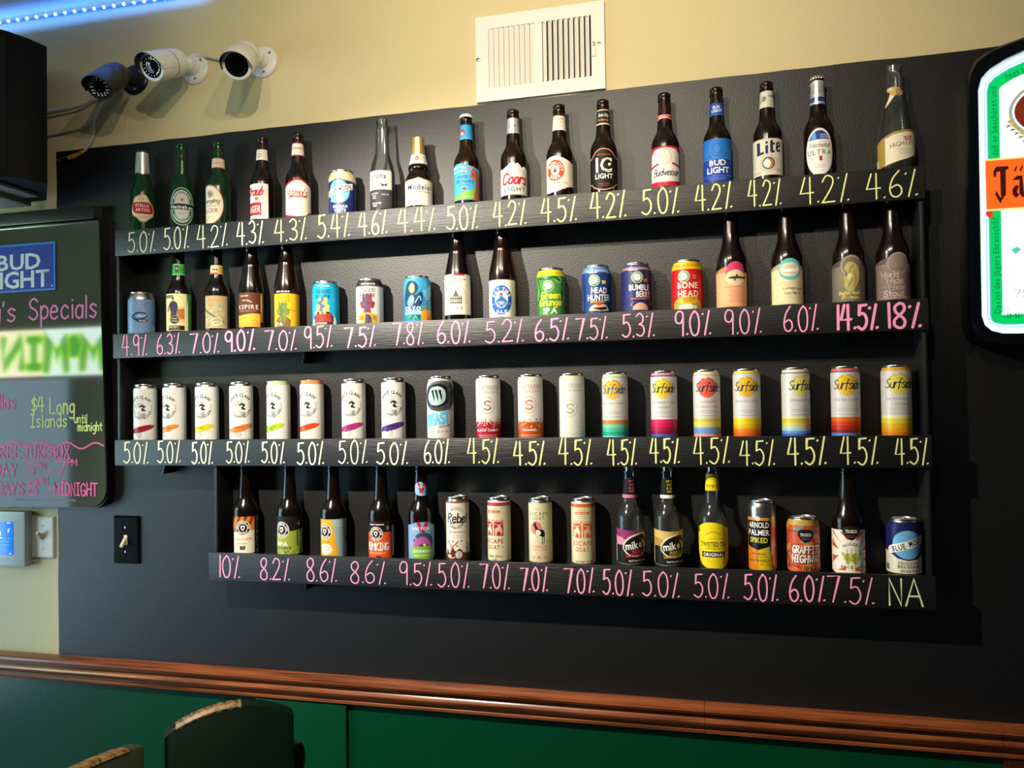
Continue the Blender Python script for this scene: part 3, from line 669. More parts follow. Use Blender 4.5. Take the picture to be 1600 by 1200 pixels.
bottle(-715, 0, 'brown longneck bottle with white label and solid red lower block', STD, 'brown', [('label', a, 30.5, L), ('neck_label', f, 15.3, L)])
a = Art(); pts = [(-40, 90), (-24, 99), (-6, 106), (6, 106), (24, 97), (44, 90)]
a.p([(-46, 18), (-20, 10), (0, 8), (20, 12), (46, 22)] + [(46, 94)] + [(24, 101), (6, 110), (-6, 110), (-24, 103), (-46, 94)], 'b3202a').p([(-46, 24), (-24, 19), (0, 15), (16, 18), (30, 28), (46, 27), (46, 88), (24, 96), (6, 105), (-6, 105), (-24, 98), (-46, 88)], 'f1e8d4')
a.t('Stoney\'s', -4, 77, 15, 'b3202a', 56, gap=.1).p([(-26, 63), (20, 63), (24, 68), (-22, 68)], 'b3202a').lines(0, 65.5, 30, 1, 2, 'f3e9d6').ring(-1, 53, 5, 6, 'c9b98c', 1.2).lines(0, 42, 36, 5, 4.5, 'b8ac8c').r(31.6, 26, 32.2, 88, 'c8bfa8')
f = Art(); f.r(-46, 170, 46, 204, 'b3202a').r(-46, 173, 46, 201.5, 'f3ebdd').t('Stoney\'s', 0, 191, 8.5, 'b3202a', 32, gap=.1).lines(0, 180, 18, 1, 3, 'c0483e')
bottle(-616, 0, 'brown longneck bottle with cream label outlined in red and red lettering', STD, 'brown', [('label', a, 30.5, L), ('neck_label', f, 15.2, L)])
def bluemoon(c, na=False):
    a = Art(); R = 33; u = U(c, R)
    if not na:
        wrap(a, CAN, R, 13, 116, '23306e'); a.p([(-104, 88), (-60, 91), (u - 26, 94), (u, 100), (u + 26, 94), (60, 90), (104, 88), (104, 117), (-104, 117)], 'e0cf9c').r(-104, 112, 104, 113, 'b9a980')
        a.e(u, 67, 30, '101a4c', 31).e(u, 67, 28, '72bcd6', 29).p([(u - 26, 46), (u - 10, 52), (u + 10, 60), (u + 22, 66), (u + 27, 68), (u + 24, 58), (u + 10, 44), (u - 6, 38.5), (u - 20, 43)], '8fd0e2')
        a.p([(u - 37, 55), (u + 37, 74), (u + 37, 89), (u - 37, 70)], 'f3eedd').t('BLUE', u - 17, 67.5, 10.5, '191d30', 27, rot=14.5, sh=-.05).t('MOON', u + 16, 76.2, 11.5, '191d30', 31, rot=14.5, sh=-.05)
        a.t('BELGIAN', u + 3, 31, 7.5, 'f3eedd', 36).t('WHITE', u + 3, 21.5, 7.5, 'f3eedd', 29).lines(u + 4, 15, 30, 1, 4, 'c9c8d8').e(48, 64, 3, 'd8d8dc', 10).r(40, 13, 52, 26, 'd8cfc0')
    else:
        wrap(a, CAN, R, 13, 116, '1d2258'); a.p([(-104, 61), (-60, 59), (u - 40, 56), (u - 20, 43), (u, 39), (u + 20, 42), (u + 40, 52), (70, 58), (104, 61), (104, 13), (-104, 13)], 'e0d6bc')
        a.e(u, 71, 34, '14194a', 31).e(u, 71, 30, '6fb0d8', 29).p([(u - 40, 50), (u + 38, 75), (u + 38, 91), (u - 36, 68), (u - 42, 62)], 'f4efe0').t('BLUE', u - 18, 65, 11.5, '191a22', 27, rot=17).t('MOON', u + 17, 77.5, 12, '191a22', 33, rot=17)
        a.t('NON-ALCOHOLIC', u + 1, 35, 3.6, '1c1c1e', 40).r(u - 20, 31.6, u + 22, 32.3, '1c1c1e').t('BELGIAN', u + 1, 27, 6, '1c1c1e', 42).t('WHITE', u + 1, 18, 6, '1c1c1e', 33, gap=.35).r(-42, 18, -31, 30, '6a6862')
    return a
can(-496, 0, 'dark blue can with pale blue moon disc and tan top, on the top tier', CAN, bluemoon(-.3), 33, mk='canprint')
u = U(-.55); a = Art(); a.r(u - 40, 65, u + 42, 110, 'f1eddf').r(u - 40, 19, u + 42, 64, '3f4145').r(u - 40, 63.6, u + 42, 64.6, 'd8cfb4').t('Corona', u - 1, 97, 13, '33383a', 54).t('Extra', u + 2, 81, 9, '4a4e4e', 28, 'r').ring(u - 8, 69.5, 6, 7, '7a766a', .6).ring(u - 8, 69.5, 3.4, 4.2, '7a766a', .6)
a.p([(u + 12, 78), (u + 17, 70), (u + 22, 74), (u + 26, 70), (u + 30, 79), (u + 22, 76)], '35342e').p([(u + 20, 83), (u + 22, 80), (u + 24, 83.5)], '6a6a60').t('LA CERVEZA', u - 6, 55, 3.4, 'e6e4da', 24).t('MAS', u - 4, 49, 3.4, 'e6e4da', 10).t('FINA', u - 4, 44, 3.4, 'e6e4da', 11).t('12 FL OZ', u + 24, 52, 3.6, 'e6e4da', 17).t('IMPORTED', u + 2, 31, 4, 'e6e4da', 24).t('BEER', u - 2, 25.5, 3.6, 'e6e4da', 11)
bottle(-390, 0, 'clear longneck bottle with cream upper and dark grey lower label, beside the dark blue can', COR, 'clear', [('label', a, 30.2, L)])
a = Art(); a.p([(-50, 18), (50, 18), (50, 79), (14, 81), (0, 85), (-14, 81), (-50, 79)], 'c9a94a').p([(-50, 19.5), (50, 19.5), (50, 77), (14, 79), (0, 83), (-14, 79), (-50, 77)], 'f2ecda').t('Modelo', 0, 62, 13, '2c2f36', 58).s([(-32, 50.5), (-10, 51), (0, 49.5), (14, 51), (32, 50)], 1.8, 'b59a32').s([(-30, 48.6), (30, 48.4)], .6, '3b3a30').t('Especial', 0, 40, 5, '6b6250', 24, 'r').lines(0, 31, 30, 3, 3.6, 'a39a84').p([(30, 62), (34, 55), (38, 62), (34, 67)], 'b7a338').p([(-37, 62), (-33, 55), (-30, 62), (-33, 66)], 'b7a338')
f = Art(); f.r(-70, 120, 70, 145, 'c9a94a').r(-70, 121.5, 70, 144, 'efe7d2').e(-4, 134, 5.2, 'a8202a').t('M', -4, 134, 5, 'f3e4b0').lines(14, 139, 12, 4, 3, 'b0a68c')
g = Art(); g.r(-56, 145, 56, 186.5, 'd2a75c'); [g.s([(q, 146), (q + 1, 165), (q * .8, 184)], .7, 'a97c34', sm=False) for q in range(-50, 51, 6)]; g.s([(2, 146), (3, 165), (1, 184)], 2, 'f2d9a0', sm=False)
bottle(-297, 0, 'short stubby brown bottle with gold foil top and cream label', MOD, 'brown', [('label', a, 32.5, L), ('neck_label', f, 20.5, L), ('neck_foil', g, 15.2, 'foil')], name='stubby_beer_bottle')
u = U(-.35); a = Art(); a.p([(-44, 22), (46, 22), (46, 92), (30, 97), (10, 101), (-14, 108), (-30, 107), (-44, 102)], '49a6d8').p([(-44, 95), (-20, 98), (0, 96), (-10, 101), (-44, 101)], 'bfe2f2').p([(-44, 86), (-16, 88), (4, 86), (-10, 91), (-44, 91)], '9fd2ea').p([(28, 22), (46, 22), (46, 92), (34, 88), (30, 70)], '54606c').p([(-44, 22), (30, 22), (30, 48), (14, 46), (-8, 40), (-26, 34), (-44, 32)], '79b648').p([(-44, 24), (10, 24), (30, 30), (30, 22), (-44, 22)], '3f9ad0')
a.p(crom([(16, 24), (34, 24), (30, 40), (33, 58), (30, 72), (38, 86), (30, 84), (22, 94), (16, 102), (17, 90), (8, 88), (18, 80), (10, 72), (20, 68), (22, 50), (17, 38)], 3, True), 'b5603c').s([(24, 28), (26, 50), (25, 72)], 1.4, '7a3820').s([(22, 76), (14, 84)], 2.2, '8f4628').s([(28, 80), (26, 96)], 2, '8f4628').p([(2, 90), (10, 96), (4, 99), (-2, 95)], 'c97a50')
a.t('ANGRY', u + 4, 76, 7, '1d4f78', 34).t('ORCHARD', u + 4, 65, 8, '1d4f78', 46).t('CRISP APPLE', u + 5, 57, 3.2, '2e6690', 30).e(u + 4, 86, 2.6, 'b03a3a').p([(u + 4, 52), (u + 10, 48), (u + 4, 44), (u - 2, 48)], 'b02a2a').lines(u + 6, 29, 44, 1, 3, 'd8c86a')
f = Art(); f.p([(-44, 169), (44, 169), (44, 204), (-44, 204)], '2f9fd6').r(-44, 170, 44, 171, '8fd2ee').p(crom([(-17, 192), (-7, 193), (-3, 186), (-8, 177), (-16, 178), (-19, 185)], 4, True), 'c23a2a').p(crom([(-15, 185), (-8, 186), (-8, 180), (-13, 179)], 4, True), 'f1e2d2')
bottle(-176, 0, 'capped brown bottle with sky blue neck band and orchard scene label', STD, 'brown', [('label', a, 30.5, L), ('neck_label', f, 14.8, L)], cap=M['ventwhite'])
a = Art(); a.p([(-48, 24), (48, 24), (48, 84), (36, 88), (28, 92), (20, 88), (10, 98), (2, 96), (-4, 101), (-16, 92), (-28, 86), (-38, 88), (-48, 82)], 'dcd8d0').p([(-4, 101), (2, 96), (6, 88), (-2, 84), (-8, 90)], 'f4f2ec').p([(20, 88), (24, 82), (30, 86), (28, 92)], 'f4f2ec').s([(-20, 88), (-14, 76)], 1, 'b5b0a8', sm=False).s([(10, 94), (16, 78)], 1, 'b5b0a8', sm=False)
a.pen('Coors', 0, 62, 24, 'c0202c', 62, 4.4, .28).t('LIGHT', 2, 38, 9.5, '4b4a48', 54, gap=.3).r(-48, 24, 48, 26, '8a8680').lines(0, 29, 30, 1, 3, '8a8680')
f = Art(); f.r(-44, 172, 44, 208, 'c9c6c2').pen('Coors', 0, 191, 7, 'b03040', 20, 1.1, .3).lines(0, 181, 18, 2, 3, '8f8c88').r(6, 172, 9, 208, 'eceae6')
bottle(-62, 0, 'brown longneck bottle with silver mountain label and red script', STD, 'brown', [('label', a, 30.5, L), ('neck_label', f, 14.6, 'foil')])
u = U(-.37); a = Art(); a.p([(-46, 24), (-30, 22), (-6, 24), (14, 32), (30, 36), (46, 34), (46, 86), (32, 90), (14, 97), (-6, 105), (-24, 104), (-46, 98)], 'f0e7d2').e(u, 72, 22, 'd1462f', 24).e(u, 72, 10.5, 'f0e7d2', 11.5).ring(u, 72, 7.2, 8.2, '3a342c').e(u, 72, 4.5, '3a342c', 5).e(u - 1.5, 73.5, 1, 'f0e7d2').e(u + 1.8, 73.5, 1, 'f0e7d2')
a.arc('IRON CITY', u, 72, 16.4, 7.4, 'f5ecd8', mid=75, span=170).arc('BEER', u, 72, 16.4, 7.4, 'f5ecd8', mid=270, span=95, inside=True).t('PREMIUM LAGER', u + 8, 43, 4, 'c4523c', 44).lines(u + 8, 38, 46, 3, 4.4, 'c98c74').r(40, 36, 41, 86, 'd6ccb4')
f = Art(); f.p([(-46, 170), (46, 166), (46, 200), (-46, 204)], 'f0e7d2').pen('Iron City Beer', -1, 195, 5, 'd08a78', 22, .7, .2).t('IRON CITY', -1, 187, 4.4, 'd88c78', 22).lines(-2, 180, 20, 2, 3.4, 'd8a090')
bottle(47, 0, 'brown longneck bottle with plain cream label and round orange red seal', STD, 'brown', [('label', a, 30.5, L), ('neck_label', f, 14.9, L)])
a = Art(); o1 = [(-50, 92), (-34, 92), (-26, 98), (-14, 108), (0, 111), (14, 108), (26, 98), (34, 92), (50, 92)]; o2 = [(50, 34), (34, 34), (24, 26), (0, 19), (-24, 26), (-34, 34), (-50, 34)]
a.p(o1[::-1] + o2[::-1], '17140f').s(o1, 2, 'e6a27c').s(o2, 2, 'e6a27c').t('IC', 0, 76, 33, 'f4efe4', 38).r(-12.5, 60, -11.3, 92, '17140f').ring(9.5, 76, 7.4, 8.6, '17140f', 1.35, a0=60, a1=300).ring(9.5, 76, 11, 12, '17140f', 1.3, a0=60, a1=300).star(13, 76, 4.2, 'f4efe4', 8, .5).t('LIGHT', 0, 50, 11, 'f4efe4', 42, gap=.12).t('PITTSBURGH', 0, 98, 3.4, 'c8603c', 30).lines(0, 33, 26, 2, 4, 'c8603c')
f = Art(); f.r(-44, 172, 44, 205, '1c1813').r(-44, 203, 44, 205.5, 'eec9a8').r(-44, 170.5, 44, 174, 'eec9a8').pen('Iron City', 0, 193, 7, 'dcd6cc', 26, 1.4, .2).t('Pittsburgh', 0, 182, 5.4, 'e0a080', 27)
bottle(148, 0, 'brown longneck bottle with black label edged in pale orange and bold white letters', STD, 'brown', [('label', a, 30.5, L), ('neck_label', f, 14.7, L)])
a = Art(); a.r(-50, 16, 50, 104, 'c81f33').p([(-50, 28), (0, 24), (50, 28), (50, 60), (40, 62), (38, 88), (26, 98), (0, 101), (-26, 98), (-38, 88), (-40, 62), (-50, 60)], 'f1e9d8')
a.ring(0, 80, 13, 14.4, 'b9b08c', 1.15).ring(0, 80, 9.5, 10.3, 'b9b08c', 1.2).p([(0, 90), (7, 80), (0, 69), (-7, 80)], 'd9d2b6').ring(0, 84, 18, 18.8, 'c9c1a4', .8, a0=20, a1=160).ring(0, 80, 24, 24.7, 'c9c1a4', .7, a0=20, a1=160).lines(-28, 80, 14, 4, 3.4, 'bfb89c').lines(28, 80, 14, 4, 3.4, 'bfb89c').p([(-46, 62), (-16, 68), (-14, 64), (-44, 57)], 'c81f33').p([(46, 62), (16, 68), (14, 64), (44, 57)], 'c81f33')
a.pen('Budweiser', 0, 47, 15, '3a3a40', 62, 2.0, .38).lines(6, 36, 50, 3, 3.6, 'b8b098').s([(-50, 29), (0, 25), (50, 29)], 1.2, 'a01626')
f = Art(); f.p([(-46, 164), (-6, 170), (6, 170), (46, 164), (46, 182), (6, 179), (-6, 179), (-46, 182)], 'cb3344').s([(-46, 180), (-6, 177.5), (6, 177.5), (46, 180)], 1, 'f1e0d8', sm=False).s([(-46, 166), (-6, 171.5), (6, 171.5), (46, 166)], 1, 'f1e0d8', sm=False).pen('Budweiser', -4, 174, 4, 'f3e6dc', 22, .6, .3)
bottle(285, 0, 'brown longneck bottle with red and cream label and red bow tie on its neck', STD, 'brown', [('label', a, 30.5, L), ('neck_label', f, 15.6, L)])
a = Art(); a.r(-50, 16, 50, 66, '1c3f9c').r(-50, 66, 50, 110, '1f6cc0').ring(0, 88, 17, 18, '4b92d8', 1.1).ring(0, 88, 12, 12.8, '4b92d8', 1.1).p([(0, 100), (7, 88), (0, 76), (-7, 88)], '3a82cc').lines(-28, 90, 16, 5, 3.6, '4488d0').lines(28, 90, 16, 5, 3.6, '4488d0').r(-50, 66, 50, 67, '5a9ade').t('BUD', 0, 58, 12.5, 'f6f4ee', 36, gap=.1).t('LIGHT', 1, 42, 13, 'f6f4ee', 50, gap=.1).r(-50, 29, 50, 30, '5a86cc').lines(0, 25, 40, 2, 4, '7fa4dc')
f = Art(); f.r(-48, 167, 48, 193, '1d4ca8').r(-48, 166, 48, 167.5, '4f7fd0').t('BUD', 0, 184, 6.4, 'f4f2ec', 17, gap=.1).t('LIGHT', 1, 176, 6.8, 'f4f2ec', 25, gap=.1)
bottle(397, 0, 'brown longneck bottle with bright royal blue label and blue neck band', STD, 'brown', [('label', a, 30.5, L), ('neck_label', f, 15.5, L)])
a = Art(); a.r(-50, 22, 50, 100, 'd8d2bc').r(-50, 98.5, 50, 100, 'b5ae94').p([(-24, 93), (-16, 93), (-16, 71), (-8, 73), (-8, 67), (-24, 65)], '1f2348').p([(-5, 85), (1, 86), (1, 68), (-5, 67)], '1f2348').p([(-4.5, 93), (.5, 94), (.5, 88.5), (-4.5, 88)], '1f2348').p([(5, 94), (11, 96), (11, 90), (15, 91), (15, 86), (11, 85.5), (11, 73), (15, 74), (14, 69), (7, 68), (5, 72)], '1f2348').p([(18, 90), (24, 93), (29, 90), (29, 82), (22, 79), (22, 75), (29, 77), (28, 72), (21, 70), (17, 75)], '1f2348').p([(22, 88), (25, 89), (25, 85), (22, 84)], 'd8d2bc')
a.ring(1, 47, 18, 18.8, '8f8a72').ring(1, 47, 14.4, 15.2, '8f8a72').e(1, 47, 13, '242a50').e(1, 47, 10.4, 'e4d9ba').e(3, 48, 8.8, 'c2703a').e(-2, 47, 8, 'f0ead6').lines(-35, 70, 18, 8, 4, 'b3ad94').lines(24, 34, 14, 2, 3.6, '6a664e').lines(-22, 30, 20, 2, 3.4, '8f8a72')
f = Art(); f.r(-44, 172, 44, 208, 'd8d2c0').pen('Lite', -9, 192, 12, '6b5c38', 12, 1.6, .3).lines(11, 187, 14, 6, 2.6, '9a947e').pen('Miller', 11, 197, 6, '4a463a', 15, .9, .3).s([(-16, 184), (-4, 188)], 1, 'a88f4a', sm=False)
bottle(502, 0, 'brown longneck bottle with off-white label, navy blackletter word and small round seal', STD, 'brown', [('label', a, 30.5, L), ('neck_label', f, 14.6, L)])
a = Art(); a.e(2, 62, 30, 'd6d2cc', 50).e(2, 62, 28.6, 'eee9e0', 48.4).p([(-22, 88)] + [(2 + 26 * cos(radians(t)), 62 + 45 * sin(radians(t))) for t in range(145, 35, -6)] + [(25, 88)], '1c3d92').p([(-16, 89), (-12, 99), (-6, 104), (-4, 89)], '5aa8d8').t('SUPERIOR', 12, 97, 3.2, 'e8ecf4', 16).t('LIGHT BEER', 13, 92, 3.2, 'e8ecf4', 18).pen('Michelob', 2, 76, 9, '7d776c', 42, 1.2, .35).t('ULTRA', 2, 61, 10.5, '4c4d58', 50, 'r', gap=.26).p([(1, 43), (7, 43), (7, 53), (1, 53)], 'b2303a').s([(-20, 52), (-12, 46), (-20, 40)], .7, 'a39d92').lines(2, 34, 24, 2, 4, 'a39d92')
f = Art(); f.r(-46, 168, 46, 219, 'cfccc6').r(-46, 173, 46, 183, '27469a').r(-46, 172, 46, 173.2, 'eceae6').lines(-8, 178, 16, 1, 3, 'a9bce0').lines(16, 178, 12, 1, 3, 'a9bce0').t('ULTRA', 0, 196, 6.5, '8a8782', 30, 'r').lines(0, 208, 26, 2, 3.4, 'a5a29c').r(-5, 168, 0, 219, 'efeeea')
bottle(605, 0, 'capped brown bottle with white oval label topped in navy and silver neck wrap', STD, 'brown', [('label', a, 30.5, L), ('neck_label', f, 14.6, 'foil')], cap=M['alu'])
u = U(.3, 36); a = Art(); a.p([(-44, 18), (-12, 22), (24, 32), (50, 44), (50, 92), (24, 92), (-2, 88), (-30, 78), (-44, 70)], 'b1923c').p([(u - 30, 22), (u + 10, 31), (u + 40, 44), (u + 40, 88), (u + 10, 87), (u - 14, 82), (u - 30, 76)], 'efe3c4').p([(u - 31, 20), (u - 29, 20), (u - 29, 78), (u - 31, 78)], 'f4ead0').t('HIGH LIFE', u + 4, 63, 9, '4d4634', 50, 'r', rot=9).p([(u + 4, 76), (u + 24, 80), (u + 22, 72), (u + 8, 69)], 'c5483c').pen('Miller', u + 13, 74.5, 5, 'f3e2d0', 14, .7, .3, rot=9).lines(u + 8, 51, 30, 3, 4, '9b8a5c').r(-47, 14, -38, 36, 'e6dcc4')
f = Art(); f.p(crom([(-15, 186), (-6, 187), (6, 186), (14, 182), (16, 172), (10, 166), (2, 168), (-10, 150), (-15, 146), (-17, 149), (-8, 168), (-10, 176), (-16, 180)], 4, True), 'ccab5e').p([(-8, 172), (0, 166), (-12, 150), (-14, 152)], 'e9ddba').p([(-15, 185), (-6, 186), (-2, 180), (-14, 180)], 'e2c9a4').e(12, 174, 7.5, '6b2a24').e(12, 174, 6.2, 'd99a80').s([(9, 170), (12, 177), (15, 171)], 1, '6b2a24')
bottle(755, 0, 'clear slope-shouldered bottle with gold edged label, last on the right of the top tier', HIL, 'clear', [('label', a, 36, L), ('neck_label', f, 19, L)])
# ---- second tier
def hop(a, u, v, s, c1, c2):
    """a plain hop cone: rows of overlapping scales"""
    for j in range(5):
        wdt = (1 - abs(j - 1.6) / 4.2) * s; n = 3 if j % 2 == 0 else 2
        for i in range(n):
            x = u + (i - (n - 1) / 2) * wdt * .62; y = v + (2 - j) * s * .42
            a.p([(x - wdt * .36, y + s * .2), (x, y + s * .42), (x + wdt * .36, y + s * .2), (x + wdt * .2, y - s * .3), (x, y - s * .48), (x - wdt * .2, y - s * .3)], c1 if (i + j) % 2 else c2)
    return a
a = Art(); wrap(a, CAN, 33, 13, 102, '7498c0')
for i in range(34):
    x, y = rnd.uniform(-45, 45), rnd.uniform(16, 96); l = rnd.uniform(4, 13)
    a.p([(x, y), (x + l, y + l * .7), (x + l * 1.1, y + l * .7 + 1.6), (x + 1, y + 2)], rnd.choice(['86aac8', '4a76ac', 'a9c4d6', '3e68a0', '93a9ad']))
u = U(-.15, 33); a.p(crom([(u - 21, 56), (u - 8, 67), (u + 8, 68), (u + 20, 58), (u + 6, 48), (u - 8, 46)], 4, True), '1c2a48').p(crom([(u - 17, 57), (u - 6, 64), (u + 8, 65), (u + 16, 58), (u + 4, 52), (u - 8, 51)], 4, True), '4a80bc').t('-OUT', u + 4, 58.5, 6.5, 'f2f2ee', 26).p([(u - 10, 47), (u + 20, 50), (u + 18, 43), (u - 2, 41)], '2a3038').t('BEER', u + 8, 46, 4, 'c8ccd0', 18).pen('wein', u - 14, 90, 6, '8f9fae', 18, .8).pen('8', u, 92, 6, 'd88a94', 4, 1).e(u - 2, 76, 2.6, 'c05a5a').r(30, 18, 38, 32, 'd8d8d6').lines(34, 30, 6, 5, 2.4, '30343a')
can(-1075, 1, 'short silver and blue can with a dark lens-shaped badge, first on the second tier', CAN, a, 33)
u = U(-.35); a = Art(); a.r(u - 36, 16, u + 30, 111, 'efe0a4').r(u + 30, 16, u + 52, 111, '3f9048').p([(u + 22, 16), (u + 34, 16), (u + 34, 100)], 'efe0a4').r(u - 32, 100, u - 4, 107, '3f4a3c').t('OLD LEATHER', u - 18, 103.5, 3, 'd9d29c', 24).r(u - 20, 36, u + 24, 76, 'e6c27e').p([(u + 8, 70), (u + 24, 74), (u + 24, 46), (u + 14, 44), (u + 4, 62)], 'c9803c').lines(u + 15, 68, 14, 4, 5, '8a4a24', 2)
a.e(u - 4, 95, 3, 'c99a6c', 3.6).p([(u - 8, 97), (u, 97), (u - 1, 100), (u - 7, 100)], '2a2a30').p(crom([(u - 12, 88), (u - 4, 92), (u + 5, 88), (u + 8, 74), (u + 5, 60), (u + 6, 44), (u - 11, 44), (u - 10, 62), (u - 14, 74)], 4, True), '3a3850').s([(u - 12, 86), (u - 18, 74), (u - 20, 66)], 3.4, '3a3850').s([(u - 4, 90), (u - 3, 50)], .7, '5a5878', sm=False).e(u - 1, 44, 12, '1c1c1c').ring(u - 1, 44, 9.6, 10.6, 'b8b49c').t('OLD', u - 1, 47, 4, 'd9d4bc', 13).t('ALE', u - 1, 41, 4, 'd9d4bc', 13).r(u - 18, 17, u + 24, 29, '2a2018').t('BREWERY', u - 3, 25, 4, 'efe6cc', 26).lines(u, 20, 24, 1, 3, 'b9ae8c')
f = Art(); f.r(-40, 161, 40, 190, '3fae4a').r(-40, 161, 40, 164, '7fcf7a').r(-40, 187, 40, 190, '7fcf7a').r(-10, 168, -1, 186, '4a4f46').e(-5.5, 178, 3, 'b9beb0').t('IPA', 9, 176, 5, '2a6a34', 9)
bottle(-961, 1, 'dark bottle with green neck label and pale yellow label showing a uniformed figure', STD, 'dkbrown', [('label', a, 30.5, L), ('neck_label', f, 16, L)])
u = U(-.1); a = Art(); a.r(u - 33, 17, u + 33, 101, '3f3824').r(u - 32, 18, u + 32, 100, 'a89f74')
for i in range(40):
    x, y = rnd.uniform(u - 30, u + 26), rnd.uniform(20, 76); a.e(x, y, rnd.uniform(1.5, 4.5), rnd.choice(['968c62', 'b9b188', '8a8058', 'c4bd96']), rnd.uniform(1, 2.6), 10)
a.p([(u - 32, 72), (u - 24, 66), (u + 18, 38), (u + 22, 32), (u + 14, 34), (u - 28, 60), (u - 32, 64)], '6b6248').s([(u - 30, 69), (u + 18, 37)], 1.2, 'd2cba6', sm=False).s([(u - 16, 34), (u - 4, 44), (u + 10, 40), (u + 14, 30), (u, 27), (u - 10, 30), (u + 4, 36)], 1.8, 'd8d2b2').t('Hearted', u - 2, 90, 8.5, 'd9822a', 40, gap=.1).t('Ale', u - 12, 79, 8, 'd9822a', 16, gap=.1).r(u - 32, 97, u + 32, 98, 'd9822a').r(u - 32, 18, u + 32, 20, 'd0a878')
f = Art(); f.r(-44, 157, 44, 179, 'b5541f').r(-44, 161, 44, 177, 'e5cfa0').r(2, 157, 44, 179, 'c2a24e').r(-44, 178, 44, 180, 'e8d7a8'); [f.p([(x - 1.5, 166), (x + 1.5, 166), (x + 1.8, 170), (x, 173), (x - 1.8, 170)], '3a2414') for x in (-11, -6, -1)]
bottle(-849, 1, 'dark bottle with mossy tan label showing a leaping fish and orange lettering', STD, 'dkbrown', [('label', a, 30.5, L), ('neck_label', f, 16.4, L)])
u = U(-.3); a = Art(); a.r(u - 36, 17, u + 32, 103, '5a3122').p([(u - 36, 17), (u + 32, 17), (u + 32, 50), (u + 12, 51), (u - 8, 48), (u - 22, 46), (u - 36, 47)], 'e3aa38').r(u - 36, 17, u + 32, 28, 'e09a3a').r(u + 33, 17, u + 42, 103, 'c9973c').r(u + 34, 56, u + 38, 96, 'f0e6cc').lines(u + 38, 90, 5, 12, 5, '3a241a').r(u + 33, 17, u + 42, 30, '1e1612')
a.t('KSPIRE', u - 2, 67, 11, 'f1e4c8', 56, 'r', gap=.3).lines(u - 6, 57, 54, 1, 3, 'c9a98c').arc('THE GREAT', u - 6, 62, 22, 4, 'd8b89c', mid=80, span=70).t('BELGIUM', u - 10, 95, 3.4, 'e6d4ba', 22).e(u - 20, 50, 3, '5a3122').pen('edition', u - 18, 39, 5, '7a5a20', 20, .6).lines(u + 18, 32, 20, 1, 3, 'a06c24')
bottle(-750, 1, 'dark tapered bottle with chestnut label over a golden yellow band', TAP, 'dkbrown', [('label', a, 30.6, L)])
u = U(-.4); a = Art(); a.r(u - 28, 14, u + 62, 96, 'f0b01c').r(u - 28, 97, u + 62, 104, '17140f').t('NEW BELGIUM', u + 2, 101, 3.6, 'e9e4d8', 34).pen('VOODOO', u + 2, 88, 7, '8a5a14', 32, 1, gap=.2).pen('RANGER', u + 2, 78, 7, '8a5a14', 32, 1, gap=.2).p([(u - 18, 14), (u + 20, 14), (u + 22, 30), (u + 10, 40), (u - 6, 40), (u - 16, 30)], '7a5a2c').t('IPA', u - 8, 20, 9, 'f2ecdc', 20)
hop(a, u + 2, 50, 20, '5a6a30', '6f7f3c').s([(u + 12, 58), (u + 34, 52)], 1, '5a3a14', sm=False).s([(u - 18, 54), (u - 28, 57)], 1, '5a3a14', sm=False)
bottle(-651, 1, 'tapered brown bottle with bright golden yellow label', TAP, 'brown', [('label', a, 30.6, L)])
u = U(-.25, 33); a = Art(); wrap(a, CAN, 33, 13, 116, '159fd0'); a.t('NEW BELGIUM', u + 2, 109, 4, 'e9f4f6', 32).pen('VOODOO', u, 95, 9, '123c5c', 36, 1.5, gap=.2).pen('RANGER', u, 82, 9, '123c5c', 36, 1.5, gap=.2).p([(u - 32, 13), (u - 30, 26), (u - 20, 34), (u - 24, 44), (u - 10, 52), (u, 46), (u + 14, 50), (u + 22, 40), (u + 30, 34), (u + 36, 22), (u + 34, 13)], 'dfe6da').p([(u - 22, 13), (u - 24, 34), (u - 12, 46), (u + 16, 46), (u + 28, 34), (u + 26, 13)], '3a3440')
hop(a, u, 56, 20, '4a5a8c', 'd9c458'); a.p([(u - 18, 22), (u - 14, 40), (u + 20, 40), (u + 22, 22)], '8a3a2c').t('FRUIT', u, 36, 9, 'e43a28', 36, sh=.1).t('FORCE', u, 25, 9, 'e43a28', 40, sh=.1).r(u - 18, 17, u + 10, 19, 'f0ece0').r(-104, 9, 104, 14, 'd9c86a')
can(-544, 1, 'turquoise blue can with red lettering near its base', CAN, a, 33)
u = U(-.27, 33); a = Art(); wrap(a, CAN, 33, 13, 103, 'dcdace'); a.r(-104, 103, 104, 117, '2a2c2e').t('NEW BELGIUM', u + 4, 108, 4.4, 'eceae0', 36); [a.p([(x, 101), (x + 2, 106), (x + 4, 101)], '2a2c2e') for x in range(-60, 60, 5)]
a.pen('VOODOO', u + 2, 93, 9.5, '2c2e34', 38, 1.5, gap=.2).pen('RANGER', u + 2, 80, 9.5, '2c2e34', 38, 1.5, gap=.2); hop(a, u + 2, 58, 22, '3a3e5c', '8a3440'); a.p([(u - 22, 13), (u - 22, 32), (u - 10, 38), (u + 14, 38), (u + 26, 32), (u + 26, 13)], 'd99c28').p([(u - 4, 13), (u - 2, 36), (u + 10, 32), (u + 14, 13)], '4c3a5c').t('JUICY HAZE', u + 2, 26, 7, '2c2432', 40).t('IPA', u - 16, 18, 7, 'f2ecdc', 14).lines(u + 34, 18, 10, 2, 3, '6a6860')
can(-427, 1, 'off-white can with a black shoulder band and a golden patch at its foot', CAN, a, 33)
